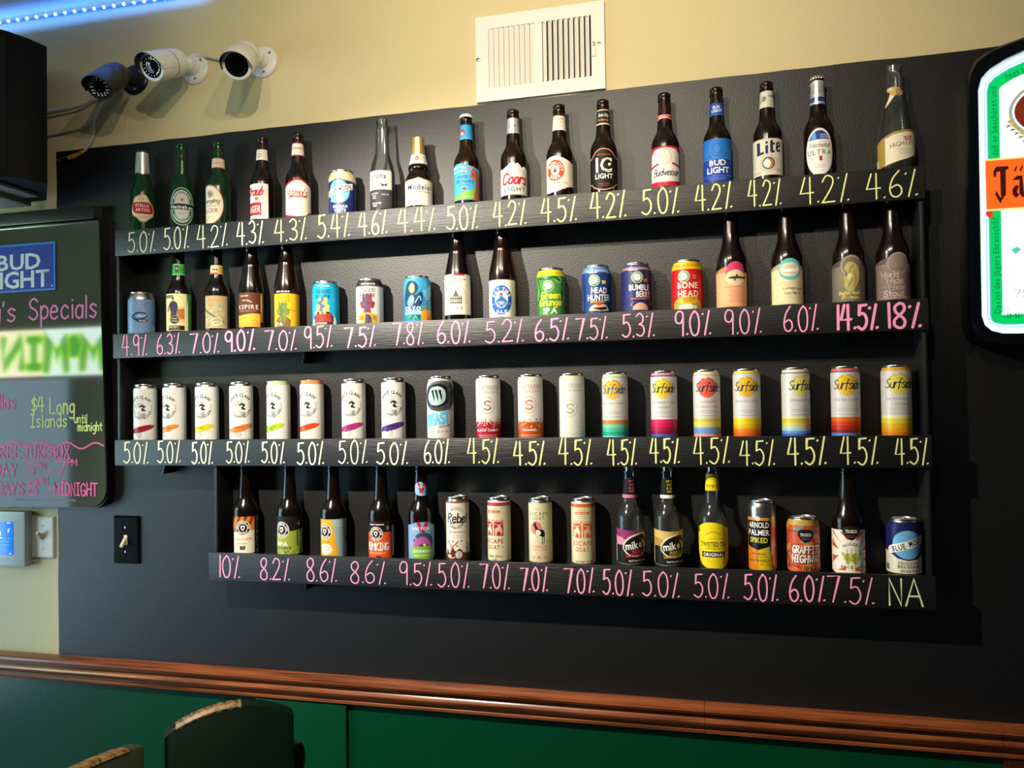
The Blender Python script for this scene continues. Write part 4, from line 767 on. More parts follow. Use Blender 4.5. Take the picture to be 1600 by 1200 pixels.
u = U(-.35, 33); a = Art(); wrap(a, CAN, 33, 13, 117, '2f86bc'); a.p([(-104, 60), (-50, 64), (-20, 90), (10, 84), (40, 100), (104, 96), (104, 117), (-104, 117)], '3f9cd0').p([(10, 84), (24, 60), (40, 72), (44, 100)], '5cb0dc').r(8, 13, 60, 40, 'e09a24').p([(6, 34), (20, 44), (50, 42), (60, 36), (60, 46), (6, 50)], '5a8c7a')
a.p(crom([(u - 18, 46), (u - 24, 70), (u - 14, 104), (u + 4, 108), (u + 14, 92), (u + 6, 74), (u + 22, 82), (u + 24, 60), (u + 12, 44)], 4, True), '1f3a5c').p(crom([(u - 10, 90), (u - 4, 102), (u + 4, 98), (u + 4, 84), (u - 4, 80)], 4, True), 'e0b070').p(crom([(u - 14, 60), (u - 4, 74), (u + 4, 66), (u - 2, 50), (u - 12, 50)], 4, True), '7ac0d0').s([(u + 6, 56), (u + 16, 72), (u + 20, 62)], 2, '9ad0e4')
a.t('CRYO', u - 1, 43, 10, 'f4f4ee', 40).t('RANGER', u, 33, 8, 'f4f4ee', 44).r(u - 20, 17, u + 18, 28, '15625c').t('IPA', u - 2, 22.5, 9, '38c08c', 30).t('VOODOO RANGER', 32, 60, 5.5, 'e8eef0', 78, rot=90)
can(-304, 1, 'deep sky blue can with white block lettering and an orange lower corner', CAN, a, 33)
u = U(-.15); a = Art(); a.r(u - 52, 24, u + 58, 119, 'e9e0cc').r(u - 52, 117, u + 58, 119, 'c9bfa6').t('NEW BELGIUM', u, 107, 4.6, 'b0443c', 50).r(u - 4, 115, u + 22, 119, 'c0303c')
a.s([(u - 26, 50), (u - 25, 74), (u - 14, 90), (u, 96), (u + 14, 90), (u + 25, 74), (u + 26, 50)], 1.6, 'b9a880').s([(u - 22, 50), (u - 21, 73), (u - 12, 86), (u, 91), (u + 12, 86), (u + 21, 73), (u + 22, 50)], .9, 'c9ba96')
a.p([(u - 6, 66), (u, 84), (u + 6, 66)], '57534a'); [a.r(u + x - 1.3, 50, u + x + 1.3, 62 + (6 if abs(x) > 8 else 10), '6a655a') for x in (-13, -9, -5, 0, 5, 9, 13)]; a.r(u - 15, 60, u + 15, 63, '57534a').r(u - 15, 50, u + 15, 53, '57534a').t('1554', u + 1, 39, 9, '4a463e', 30, 'r', gap=.4).r(u - 52, 24, u + 58, 26, 'c9bfa6').lines(u, 30, 16, 1, 3, 'b0a68c')
bottle(-203, 1, 'dark tapered bottle with cream label showing a pointed gothic arch', TAP, 'dkbrown', [('label', a, 30.6, L)])
u = U(-.08); a = Art(); a.r(-60, 14, 60, 100, 'efe8d8').r(-60, 98.5, 60, 100, 'd0c8b4').e(u, 53, 26, '1f5ca8', 34).e(u, 54, 15.5, 'efe8d8', 19.5).arc('FAT TIRE', u, 53, 20, 8.4, 'f4f0e4', span=150, k=1.28).t('ALE', u, 26.5, 8, 'f4f0e4', 28).e(u, 66, 4, 'c23a34').p([(u - 14, 50), (u - 6, 58), (u, 64), (u + 6, 58), (u + 14, 50), (u + 10, 40), (u, 36), (u - 10, 40)], '2a64ac').ring(u - 5.5, 44.5, 3.6, 4.4, 'efe8d8').ring(u + 5.5, 44.5, 3.6, 4.4, 'efe8d8').s([(u - 5.5, 44.5), (u - 1, 49), (u + 4, 49), (u + 5.5, 44.5), (u, 44.5), (u - 1, 49)], .8, 'efe8d8', sm=False).t('EST', u - 20.5, 44, 3, '9ab8dc', 7).t('91', u + 20.5, 44, 4, '9ab8dc', 6)
bottle(-94, 1, 'tapered brown bottle with white label and blue oval emblem', TAP, 'brown', [('label', a, 30.6, L)])
def fathead(a, u, v, r, g='4f8c4a'):
    a.e(u, v, r, g).ring(u, v, r * .92, r, 'c9d2b4').e(u, v, r * .58, 'ece8da').e(u - r * .18, v + r * .12, r * .09, '22261e', n=10).e(u + r * .2, v + r * .12, r * .09, '22261e', n=10)
    a.arc('FAT HEADS BREWERY', u, v, r * .76, r * .2, 'dfe6cc', span=300); return a
u = U(-.2, 33); a = Art(); wrap(a, CAN, 33, 13, 102, '4a8c3c').r(-104, 102, 104, 116, 'e3d21c').t('PREMIUM CRAFT BEER', u + 2, 107.5, 4, '8a8420', 52)
for q, c in ((0, '1f5a36'), (1, '6fae4a'), (2, '27683c')):
    a.s([(-56 + q * 9, 98), (-40 + q * 6, 80 - q * 5), (-48 + q * 10, 56), (-34, 34 + q * 6), (-40, 16)], 5, c); a.s([(28 + q * 8, 100), (40 - q * 6, 84), (26 + q * 7, 62 - q * 6), (42, 40), (34 + q * 5, 16)], 5, c)
a.s([(-30, 97), (-10, 94), (6, 99), (22, 92)], 4, '1f5a36').s([(10, 92), (20, 86), (26, 92), (20, 98)], 2.6, '8cc05a'); fathead(a, u, 79, 13, '3f7a38'); a.pen('Green', u + 4, 58, 14, 'e9d93c', 46, 3, .12).pen('Grunge', u + 3, 42, 14, 'e9d93c', 54, 3, .12).t('IPA', u + 4, 23, 13, 'f2efe2', 32)
can(22, 1, 'green swirled can with a yellow shoulder and yellow script', CAN, a, 33)
u = U(.05, 33); a = Art(); wrap(a, CAN, 33, 13, 103, '1f3f7c').r(-104, 104, 104, 117, '5c86c4').t('BREWED WITH PASSION', u, 107.5, 3.6, 'dfe6ee', 56)
for x in (-46, -36, 34, 44, 54): a.p([(x - 8, 14), (x + 4, 14), (x * .8 + 2, 92)], '16244c')
for x in (-40, 39): a.p([(x - 4, 20), (x + 4, 20), (x * .85, 84)], '2f5a9c')
fathead(a, u - 7, 86, 13); a.r(u + 10, 78, u + 20, 86, 'd9b83c').t('HEAD', u + 4, 64, 13, 'f4f0e6', 36, gap=.1).t('HUNTER', u + 4, 48, 14, 'f4f0e6', 54, gap=.1).r(u - 16, 36, u + 16, 40, 'd9a82c').t('INDIA PALE ALE', u, 38, 2.8, '5a2a14', 28).e(u + 4, 18, 24, 'e0b48c', 16, a0=0, a1=180).p([(u - 8, 33), (u + 2, 37), (u + 12, 33), (u + 4, 29)], 'c8402c').p([(u - 14, 24), (u + 22, 27), (u + 20, 21), (u + 8, 19), (u - 2, 21)], '1a1a20').s([(u - 24, 34), (u - 30, 26)], 1.4, '14161c', sm=False).s([(u + 28, 34), (u + 34, 26)], 1.4, '14161c', sm=False)
can(127, 1, 'navy blue can with a pale blue shoulder and bold white lettering', CAN, a, 33)
u = U(.1, 33); a = Art(); wrap(a, CAN, 33, 13, 104, '252a5e').r(-104, 105, 104, 111, '9a7470').r(-104, 111, 104, 117, '3a3a70').t('BREWED WITH PASSION', u, 108, 3, 'd0b0a8', 54)
for i in range(46): a.e(rnd.uniform(-50, 52), rnd.uniform(16, 100), rnd.uniform(.4, .9), '9aa4c8', n=8)
for i in range(16): a.e(rnd.uniform(30, 52), rnd.uniform(16, 96), rnd.uniform(1, 2.2), '6a3a4c', n=10)
fathead(a, u - 1, 88, 13, '4a7c50'); a.r(u + 13, 78, u + 24, 85, 'b0603c').t('BUMBLE', u + 4, 66, 13, 'f0ece4', 48, gap=.1).t('BERRY', u + 14, 51, 13, 'f0ece4', 36, gap=.1).t('HONEY BLUEBERRY ALE', u + 8, 41, 3.6, 'e08a5c', 46).e(u + 6, 16, 18, 'd9b08c', 16, a0=0, a1=180).s([(u - 10, 34), (u - 16, 28), (u - 10, 24)], 1, '8a8cae').s([(u + 28, 34), (u + 32, 27)], 1, '8a8cae')
can(216, 1, 'dark indigo can with a dusty pink band under its rim', CAN, a, 33)
u = U(-.03, 33); a = Art(); wrap(a, CAN, 33, 13, 100, 'c41f1f').r(-104, 100, 104, 117, 'e5b21e').t('PREMIUM CRAFT BEER', u + 2, 108, 4.4, '8a5c14', 58)
fathead(a, u - 6, 84, 13); a.t('RED', u + 17, 86, 3, 'e8b0a0', 9).t('ALE', u + 17, 81, 3, 'e8b0a0', 9).t('BONE', u + 2, 65, 13.5, 'f0e8d2', 46).t('HEAD', u + 3, 47, 13.5, 'f0e8d2', 46).e(u, 22, 34, '9aa24a', 18).p([(u - 18, 40), (u + 24, 40), (u + 26, 26), (u, 22), (u - 20, 27)], 'dba81e').t('DOUBLE HOPPED', u + 2, 36, 3.2, '5a3a10', 34).t('RED ALE', u + 2, 31, 3.4, '5a3a10', 20).e(u + 2, 18, 12, 'efe2cc', 7).e(u - 14, 17, 4, 'e8dcc4', n=12).e(u + 18, 17, 4, 'e8dcc4', n=12); [a.s([(u + x, 98), (u + x * 1.1, 70)], 1.2, '9c1818', sm=False) for x in (-32, -24, 30, 38)]
can(327, 1, 'bright red can with a golden yellow shoulder', CAN, a, 33)
def dogfish(base, u, shape):
    a = Art(); pts = [(-62, 14), (62, 14), (62, 88)] + [(u + 22 * cos(radians(t)), 88 + 23 * sin(radians(t))) for t in range(0, 181, 12)] + [(-62, 86)]
    a.p(pts, base); return a
u = U(.3, 32); a = dogfish('f0a878', u, 0); a.p([(u + 22 * cos(radians(t)), 88 + 23 * sin(radians(t))) for t in range(0, 181, 10)] + [(u - 22, 84), (u + 22, 84)], 'c93a68').r(-62, 14, -49, 86, 'c93a48').e(u, 76, 23, 'e8c89c', 17.5).ring(u, 76, 22.4, 23, '6b5a4a', .76).p(crom([(u - 17, 76), (u - 6, 79), (u + 8, 79), (u + 20, 78), (u + 24, 82), (u + 23, 74), (u + 8, 74), (u - 6, 73)], 4, True), '4a3c38').p([(u - 1, 79), (u + 2, 85), (u + 5, 79)], '4a3c38').p([(u - 4, 73), (u - 3, 67), (u, 73)], '4a3c38').lines(u - 2, 56, 44, 1, 4, '7a5a44', 1.2).lines(u + 2, 51, 38, 8, 4, '8a5f48', .8)
bottle(421, 1, 'broad brown bottle with salmon orange label and a small shark emblem', DOG, 'dkbrown', [('label', a, 32, L)])
u = U(.2, 32); a = dogfish('dacfa2', u, 0); a.e(u, 88, 24, '5fb4b0', 23).e(u, 87, 21, 'd9d3b4', 15).ring(u, 87, 20, 20.8, '8a8468', .7).p(crom([(u - 17, 86), (u - 4, 89), (u + 10, 88), (u + 18, 91), (u + 18, 84), (u + 4, 83), (u - 8, 83)], 4, True), 'f3eedc').lines(u, 95, 28, 2, 4, 'b0896a', 1.4).lines(u, 80, 26, 1, 3, 'b0896a', 1.4)
for i in range(26): a.e(rnd.uniform(-48, 48), rnd.uniform(16, 84), rnd.uniform(3, 8), rnd.choice(['e2d8b0', 'cfc496', 'd6cb9e']), rnd.uniform(2, 4), 10)
a.e(u, 88, 24, '5fb4b0', 23).e(u, 87, 21, 'd9d3b4', 15).p(crom([(u - 17, 86), (u - 4, 89), (u + 10, 88), (u + 18, 91), (u + 18, 84), (u + 4, 83), (u - 8, 83)], 4, True), 'f3eedc').lines(u, 95, 28, 2, 4, 'b0896a', 1.4).lines(u, 80, 26, 1, 3, 'b0896a', 1.4)
a.pen('a continually hopped', u + 4, 48, 5, '5a5440', 40, .5, .2).pen('India Pale Ale', u + 4, 38, 5.4, '5a5440', 34, .6, .2)
bottle(536, 1, 'broad brown bottle with parchment label and teal oval emblem', DOG, 'brown', [('label', a, 32, L)])
u = U(.2, 32); a = dogfish('6f675c', u, 0); a.ring(u, 88, 19, 21, 'a99c72', 1.0, a0=30, a1=230); [a.s([(u - 10, 62), (u - 10 + 30 * cos(radians(t)), 62 + 30 * sin(radians(t)))], .6, 'a89a5c', sm=False) for t in range(110, 260, 9)]
a.p(crom([(u - 12, 40), (u - 14, 56), (u - 8, 72), (u - 14, 84), (u - 4, 96), (u + 12, 88), (u + 16, 66), (u + 10, 48), (u, 34)], 4, True), 'b5a45c').s([(u - 8, 44), (u, 60), (u - 4, 78), (u + 4, 90)], 1.4, '6a5c2a').s([(u + 4, 42), (u + 8, 60), (u + 4, 76)], 1.2, '6a5c2a').p([(u - 6, 56), (u + 2, 66), (u - 2, 74), (u - 8, 68)], 'dac888').pen('Dogfish Head', u - 6, 32, 7, 'd9c860', 40, 1.2, .1).pen('120 Minute', u - 4, 23, 6, 'd9c860', 34, 1, .1)
bottle(658, 1, 'broad amber brown bottle with grey-brown label and golden plant emblem', DOG, 'brown', [('label', a, 32, L)])
u = U(.35, 32); a = dogfish('86736a', u, 0); a.ring(u, 88, 19.5, 21, 'a8968c'); [a.s([(-44, 78 - i * 5.2), (-20, 80 - i * 5.2 + rnd.uniform(-2, 2)), (0, 77 - i * 5.2), (24, 80 - i * 5.2)], .7, '5c4a44') for i in range(12)]
a.pen('World', u - 18, 66, 11, 'c0a79c', 34, 1.5).pen('Wide', u - 8, 53, 12, 'c0a79c', 32, 1.6).pen('Wide', u - 4, 40, 12, 'b59a8e', 32, 1.5).pen('Stout', u - 10, 27, 12, 'c9b0a4', 40, 1.7).s([(-42, 16), (-40, 50), (-43, 74)], 2, '5a3a38').r(u + 14, 22, u + 40, 70, '6e5a54').lines(u - 8, 18, 50, 1, 3, 'd8ccc4')
bottle(744, 1, 'broad dark bottle with mauve-brown etched label, last on the second tier', DOG, 'dkbrown', [('label', a, 32, L)])
# ---- third tier
R = 28.75
def claw(x, c, brush, dark, word, desc, lidc=None):
    u = U(c, R); a = Art(); wrap(a, SLK, R, 11, 145, 'e2ded4')
    if lidc: a.r(-pi * 26, 145, pi * 26, 155, lidc)
    a.ring(u, 92, 27, 28, '23272a', a0=-75, a1=20).ring(u, 92, 27, 28, '23272a', a0=190, a1=212).ring(u, 92, 20.5, 21.3, '6b6f70', a0=60, a1=230)
    a.arc('WHITE CLAW', u, 92, 30, 8, '23272a', mid=97, span=122).arc('HARD SELTZER', u, 92, 24.4, 4.6, '23272a', mid=288, span=118, inside=True)
    for i in range(9): a.s([(u - 20 + i * .6, 88 - i * 2.2), (u - 8 + i, 86 - i * 2.6), (u + 4, 80 - i * 1.4), (u + 12, 80 - i)], .75, '8d8f8c')
    for i in range(6): a.s([(u - 19 + i * 1.6, 96 - i), (u - 13 + i * 1.8, 106 - i * 1.4), (u + 1, 108 - i * 2.4), (u + 8, 102 - i * 1.4)], .8, '7c7f7e')
    a.p(crom([(u - 3, 96), (u + 4, 102), (u + 13, 97), (u + 8, 92), (u + 14, 86), (u + 4, 86), (u + 2, 92)], 3, True), '2b3032').e(u + 3, 94.5, 3, 'e2ded4', 2)
    a.p([(u - 34, 36), (u - 20, 41), (u + 10, 49), (u + 28, 51), (u + 26, 48), (u + 33, 50), (u + 36, 47), (u + 30, 41), (u + 20, 37), (u, 32), (u - 20, 29), (u - 34, 27)], brush).p([(u - 24, 29), (u, 32.5), (u + 20, 37), (u + 10, 33), (u - 10, 28)], dark)
    ws = word.split('|')
    for i, wd in enumerate(ws): a.t(wd, u - 4, 41 - i * 5 + (len(ws) - 1) * 1, 4, '1f1c18', min(5.2 * len(wd), 36))
    a.e(u - 4, 24, 7, 'e2ded4').ring(u - 4, 24, 6.2, 7, '2b2e30').ring(u - 4, 24, 3.8, 4.5, '2b2e30').t('70', u - 4, 24, 3, '2b2e30', 4.5).lines(u, 13.5, 44, 1, 3, '8c8a84').lines(u + 52, 60, 7, 12, 5, '8f8c86')
    can(x, 2, desc, SLK, a, R, name='seltzer_can')
claw(-1065, -.42, '9c1a2c', '6a0f1c', 'CHERRY', 'slim white can with a maroon brush stroke')
claw(-977, -.76, 'd88a3c', 'b0602c', 'APRICOT', 'slim white can turned aside, tan orange brush stroke, second on the third tier')
claw(-881, -.57, 'dcc41c', 'b8a010', 'MANGO', 'slim white can with a yellow brush stroke')
claw(-782, -.1, 'e07c34', 'c05f22', 'PEACH', 'slim white can with a peach orange brush stroke')
claw(-677, -.66, 'a6d024', '7cab14', 'NATURAL|LIME', 'slim white can with a lime green brush stroke', 'b9cf96')
claw(-585, -.56, 'e8451c', '6a9c28', 'WATERMELON', 'slim white can with a scarlet brush stroke and green edge', 'e08a5c')
claw(-473, -.33, 'b02f78', '7c1c54', 'BLACK|CHERRY', 'slim white can with a magenta brush stroke')
claw(-369, -.16, '4a2c78', '2c184c', 'BLACKBERRY', 'slim white can with a deep purple brush stroke')
u = U(-.3, 31.6); a = Art(); wrap(a, BIG, 31.6, 12, 150, 'cfcac2')
a.p(crom([(u - 34, 108), (u - 20, 136), (u + 8, 146), (u + 40, 140), (u + 56, 110), (u + 40, 84), (u + 10, 74), (u - 20, 82)], 5, True), '3b4247').p(crom([(u - 28, 108), (u - 16, 132), (u + 10, 138), (u + 32, 124), (u + 30, 98), (u + 6, 84), (u - 18, 88)], 5, True), '12181b').p(crom([(u - 24, 108), (u - 14, 128), (u + 8, 132), (u + 22, 120), (u + 20, 98), (u + 2, 88), (u - 16, 92)], 5, True), 'a9c2c4')
for k in range(10): a.s([(u - 26 + k * 7, 82 - k * .4), (u - 20 + k * 7, 76), (u - 14 + k * 7, 80 + rnd.uniform(-3, 3))], 1, '4a5054'); a.s([(u - 22 + k * 6, 140 - abs(k - 5) * 1.5), (u - 18 + k * 6, 146 - abs(k - 5)), (u - 12 + k * 6, 142 - abs(k - 5))], 1, '7a8083')
for k in (-9, 0, 9): a.p([(u - 1 + k - 3, 124 - abs(k) * .1), (u + k + 2, 125), (u + k + 5, 108), (u + k + 4, 96), (u + k + 1, 108)], '15191b')
for k in range(14): a.s([(u + 24 + rnd.uniform(0, 22), 90 + rnd.uniform(0, 42)), (u + 30 + rnd.uniform(0, 20), 92 + rnd.uniform(0, 42))], 1.4, rnd.choice(['14181a', '6a7276', '22282c']))
a.pen('BEAST', u + 1, 56, 24, '5cb8e4', 56, 6, .12, rot=8).t('UNLEASHED', u + 20, 40, 4, '4a4c50', 28, rot=9).t('16', u - 16, 27, 4.6, '55524e', 6).t('OZ', u - 9, 27, 4.6, '55524e', 6).e(u + 4, 27, 4, '9fb8d0').t('6.0%', u + 20, 27, 4.6, '55524e', 16)
can(-250, 2, 'wider grey and white can with a large dark eye and pale blue lettering', BIG, a, 31.6)
def side_(x, c, ink, blk, word, desc, lidc=None):
    u = U(c, R); a = Art(); wrap(a, SLK, R, 11, 149, 'd8d4ca')
    if lidc: a.r(-90, 144, 90, 150, lidc)
    a.t('STATESIDE', u + 3, 128, 7, ink, 58, 'r', gap=.22).r(u - 24, 122.6, u + 30, 123.2, ink).t('VODKA SODA', u + 3, 117, 5.4, ink, 50, 'r', gap=.22)
    a.ring(u, 86 if blk else 76, 17, 17.8, ink, 1.08).pen('S', u, 86 if blk else 76, 20, ink, 17, 3).pen('S', u + 1, 86 if blk else 76, 15, 'e3dfd6', 12, .8)
    if blk:
        wrap_v = 48
        a.r(-pi * R, 11, pi * R, wrap_v, blk)
        for i in range(90):
            x_ = rnd.uniform(-45, 45); y_ = 50 - abs(rnd.gauss(0, 9)); a.e(x_, y_, rnd.uniform(.7, 1.7), rnd.choice(['e8dcd4', blk, 'd9b8ac', 'e3dfd6']), n=7)
        for i in range(30): a.e(rnd.uniform(-45, 45), rnd.uniform(48, 54), rnd.uniform(.8, 1.8), blk, n=7)
        a.t(word, u + 2, 29, 5.4, 'f2ece2', 5 * len(word)).t('?', u, 20, 4, 'f2ece2').r(u - 24, 17, u + 30, 17.8, 'e8d4c8').lines(u + 2, 13.5, 46, 1, 3, 'e0c4b8')
    else:
        a.t('LIME CUCUMBER', u + 2, 36, 4.4, 'b9cfa6', 50, 'r', gap=.3).t('MINT', u, 28, 4.4, 'b9cfa6', 16, 'r', gap=.3).lines(u, 20, 44, 2, 4, 'a9a79c')
    can(x, 2, desc, SLK, a, R, name='soda_can')
side_(-132, -.1, '8c5a58', 'a01c2c', 'BLACK CHERRY', 'slim white can with a speckled crimson lower third')
side_(-31, -.15, 'c4603c', 'b8500f', 'ORANGE', 'slim white can with a speckled burnt orange lower third', 'ece4c0')
side_(66, -.2, '8a9a80', None, '', 'slim plain white can with faint pale green print and rim', 'd3e0a4')
def surf(x, c, sun, sun2, ink, words, bands, rim, desc, two=None):
    """bands: list of (top v, colour) from top to bottom"""
    u = U(c, R); a = Art(); wrap(a, SLK, R, 11, 143, 'd0ccc3'); a.r(-90, 143, 90, 145.5, rim[1]).r(-88, 145.5, 88, 151, rim[0])
    a.star(u, 116, 22.5, sun, 20, .84).e(u, 116, 18, sun2); [a.p([(u + 3 * cos(radians(t)), 116 + 3 * sin(radians(t))), (u + 16 * cos(radians(t - 13)), 116 + 16 * sin(radians(t - 13))), (u + 16 * cos(radians(t + 13)), 116 + 16 * sin(radians(t + 13)))], sun) for t in range(0, 360, 36)]
    a.pen('Surfside', u, 118, 19, ink, 56, 1.8, .22, gap=.06)
    for i, wd in enumerate(words): a.t(wd, u + 1, 86 - i * 10.5, 4.8, two or '4a5070', min(4.6 * len(wd), 54), 'r', gap=.3)
    a.lines(u + 1, 67, 46, 2, 4, '7d8088').lines(u + 1, 56, 42, 1, 4, '7d8088')
    vs = [b[0] for b in bands] + [8]
    for (v, col), vb in zip(bands, vs[1:]): a.r(-pi * R, vb, pi * R, v, col)
    can(x, 2, desc, SLK, a, R, name='iced_tea_can')
surf(164, -.2, 'e0a030', 'e8be50', '30607c', ['GREEN TEA + VODKA'], [(49, 'bc8038'), (40, '74c4a0'), (32, '4ab494'), (23, '20a284'), (14, '8fd4d8')], ('e8e2a0', '86b4c0'), 'slim white can with teal green bands and a yellow sun')
surf(272, -.1, 'e2b828', 'ecd048', '2b2c50', ['RASPBERRY TEA', '+ VODKA'], [(51, 'f0d8dc'), (49.5, 'd02860'), (41, 'cc1c50'), (33, 'a81848'), (24, '8c1040'), (17, '3a62b0')], ('d890a8', '5a3c78'), 'slim white can with raspberry red bands and a yellow sun')
surf(364, .05, 'd8563c', 'e06a4c', '2b2c50', ['STRAWBERRY', 'LEMONADE + VODKA'], [(50, 'c9bc34'), (43, 'd8cc5c'), (33, 'a8b4ac'), (30, '6f92c4'), (17, 'e8988c')], ('ece0b0', 'd8a8a0'), 'slim white can with a coral red sun and pale yellow and blue bands', 'c0453c')
surf(448, 0, 'e0a41c', 'e8b834', '2b2c50', ['PEACH TEA + VODKA'], [(52, 'e6d674'), (49, 'e0c81c'), (37, 'e2b41c'), (30, 'd89c1c'), (26, 'e0741c'), (18, 'd85818')], ('e6c83c', 'a8b8c8'), 'slim white can with yellow to orange bands and an amber sun')
surf(548, .45, 'dcd05c', 'e4da7c', '22244c', ['LEMONADE + VODKA'], [(52, 'e4dc94'), (48, 'd0bc3c'), (40, 'd6ca60'), (33, 'c4ccA0'.lower()), (28, '9fc8d4'), (22, '5c90cc'), (16, '3464b4')], ('ece6ac', '5a6a9c'), 'slim white can with pale yellow and blue bands and a faded lemon sun')
surf(647, .1, 'e2b422', 'eac038', '22244c', ['ICED TEA + VODKA'], [(50, 'e06414'), (41, 'd03c1c'), (32, 'b42c20'), (24, '84241c'), (17, '5c80d0')], ('dc7050', '4a4c9c'), 'slim white can with orange red and dark red bands')
surf(745, .22, 'd8cc48', 'e0d66c', '2a2420', ['ICED TEA & LEMONADE', '+ VODKA'], [(53, 'e6de9c'), (46, 'd9cc3c'), (36, 'e0ac14'), (26, 'e0980f'), (18, 'd87c10')], ('e09c2c', 'd0a868'), 'slim white can with yellow amber bands, last on the third tier')
# ---- bottom tier
def sthern(a, u, v, r):
    a.e(u, v, r, '17150f').ring(u, v, r * .93, r, 'e9e4d6').ring(u, v, r * .58, r * .66, 'e9e4d6').arc('SOUTHERN TIER', u, v, r * .79, r * .24, 'e9e4d6', mid=90, span=210).arc('BREWING', u, v, r * .79, r * .22, 'e9e4d6', mid=270, span=100, inside=True)
    a.p([(u - r * .26, v + r * .34), (u + r * .26, v + r * .34), (u + r * .3, v), (u, v - r * .42), (u - r * .3, v)], 'd9d4c6').e(u, v + .5, r * .14, '17150f', n=12); return a
u = U(-.25); a = Art(); a.r(u - 28, 9, u + 30, 100, 'e4ddc0').r(u - 28, 62, u + 30, 100, 'd97a22'); [a.p([(u - 26 + i * 16, 62), (u - 20 + i * 16, 62), (u - 4 + i * 16, 100), (u - 12 + i * 16, 100)], '7a3a14') for i in range(-1, 3)]; a.r(u + 30, 7, u + 52, 104, '14120f').p([(u - 28, 62), (u + 30, 66), (u + 30, 56), (u - 28, 56)], 'e4ddc0')
sthern(a, u, 72, 18.5).t('CHOCOLATE', u, 45, 6, 'd8622c', 40).t('CUP', u + 16, 45, 6, 'd8622c', 12).lines(u - 2, 33, 26, 1, 3, '4a4034', 1.4).p([(u - 7, 18), (u + 5, 18), (u + 6, 27), (u - 8, 27)], '2a1c14').lines(u - 1, 24, 8, 2, 3, 'c9a070').t('BLACKWATER', u + 40, 55, 8.4, 'e6e2d6', 92, rot=90)
bottle(-772, 3, 'dark bottle with orange and cream label and white sideways lettering', STD, 'dkbrown', [('label', a, 30.5, L)])
u = U(-.6); a = Art(); a.r(u - 26, 62, u + 64, 103, '131211').p([(u - 26, 10), (u + 64, 10), (u + 64, 72), (u + 34, 68), (u + 10, 66), (u - 26, 62)], '94a23c').t('IIIPA', u - 2, 36, 10, 'eef0dc', 32, gap=.12).r(u - 24, 23, u + 22, 28, '17160f').t('TRIPLE INDIA PALE ALE', u - 1, 25.5, 2.6, 'd9d8c4', 40).r(u + 37, 30, u + 40, 66, '2a2c14').t('IIIPA', u + 47, 50, 5, 'e9ecd4', 26, rot=90).s([(u + 38, 84), (u + 48, 84)], 1, 'c9c8bc', sm=False).s([(u + 43, 78), (u + 43, 90)], 1, 'c9c8bc', sm=False)
for i in range(16): a.e(u + rnd.uniform(0, 60), rnd.uniform(11, 20), rnd.uniform(2, 4), rnd.choice(['5f7a24', '6f8a2c', 'a8b84c']), rnd.uniform(1.4, 3), 8)
sthern(a, u - 2, 70, 20)
bottle(-649, 3, 'dark bottle with olive green label below a black band', STD, 'dkbrown', [('label', a, 30.5, L)])
u = U(-.75); a = Art(); a.r(u - 20, 6, u + 80, 98, '8fb6ba').p([(u - 20, 6), (u + 38, 6), (u + 22, 98), (u - 20, 98)], 'dfa424').lines(u + 46, 92, 44, 3, 5, 'c9dcdc', 1.4); sthern(a, u + 2, 68, 19).lines(u + 6, 44, 20, 1, 3, '4a3a14', 1.4)
a.p([(u + 62, 48), (u + 72, 66), (u + 84, 80), (u + 84, 36), (u + 64, 40)], '8c4422').p([(u + 64, 60), (u + 84, 66), (u + 84, 72), (u + 68, 68)], 'b0602c').p([(u + 62, 46), (u + 84, 50), (u + 84, 54), (u + 62, 52)], '5a2814').p(crom([(u - 8, 18), (u - 8, 36), (u + 14, 38), (u + 20, 30), (u + 22, 22), (u + 4, 12)], 3, True), 'd9d9cc').t('WAFFLE', u + 6, 32, 4, '8a9a9a', 22).t('STOUT', u + 6, 25, 4, '8a9a9a', 20).lines(u + 52, 24, 26, 2, 4, '74a0a6')
bottle(-530, 3, 'dark bottle with mustard yellow and pale teal label', STD, 'dkbrown', [('label', a, 30.5, L)])
u = U(-.5); a = Art(); a.r(u - 34, 70, u + 52, 96, '17140f').r(u - 34, 6, u + 42, 70, 'e2551c').r(u + 42, 10, u + 52, 86, 'e2551c').r(u + 46, 12, u + 54, 84, 'd9d4c8').lines(u + 50, 80, 6, 14, 5, '5a564e', 1.6).r(u - 16, 87, u + 22, 89, 'e9e4d8').p([(u - 3, 87), (u + 3, 87), (u, 92)], 'c8402c').t('II', u + 31, 80, 10, 'a8a498', 5); sthern(a, u + 2, 66, 17).pen('PUMKING', u + 3, 36, 17, 'f4eee2', 58, 2.6, .05).t('IMPERIAL PUMPKIN ALE', u + 3, 21, 3, 'f2c8b0', 46).p([(u + 2, 14), (u + 16, 14), (u + 14, 10), (u + 4, 10)], '3a1c10')
bottle(-404, 3, 'dark bottle with vivid orange label under a black band', STD, 'dkbrown', [('label', a, 30.5, L)])
u = U(.1); a = Art(); a.p([(-54, 10), (-20, 4), (0, 3), (20, 5), (54, 14), (54, 86), (u + 30, 88), (u + 14, 96), (u - 14, 96), (u - 30, 90), (-54, 86)], '7fa0c8').p([(u - 16, 96), (u - 6, 96), (u, 78), (u + 6, 96), (u + 16, 96), (u + 5, 72), (u - 5, 72)], 'b02436').t('VICTORY', u, 80.5, 6.6, 'f3eee4', 54).e(u + 2, 47, 25, '2f4a68', 25).p([(u - 26, 42), (u - 30, 20), (u - 18, 10), (u + 10, 8), (u + 30, 16), (u + 30, 42), (u, 38)], '7fb43c')
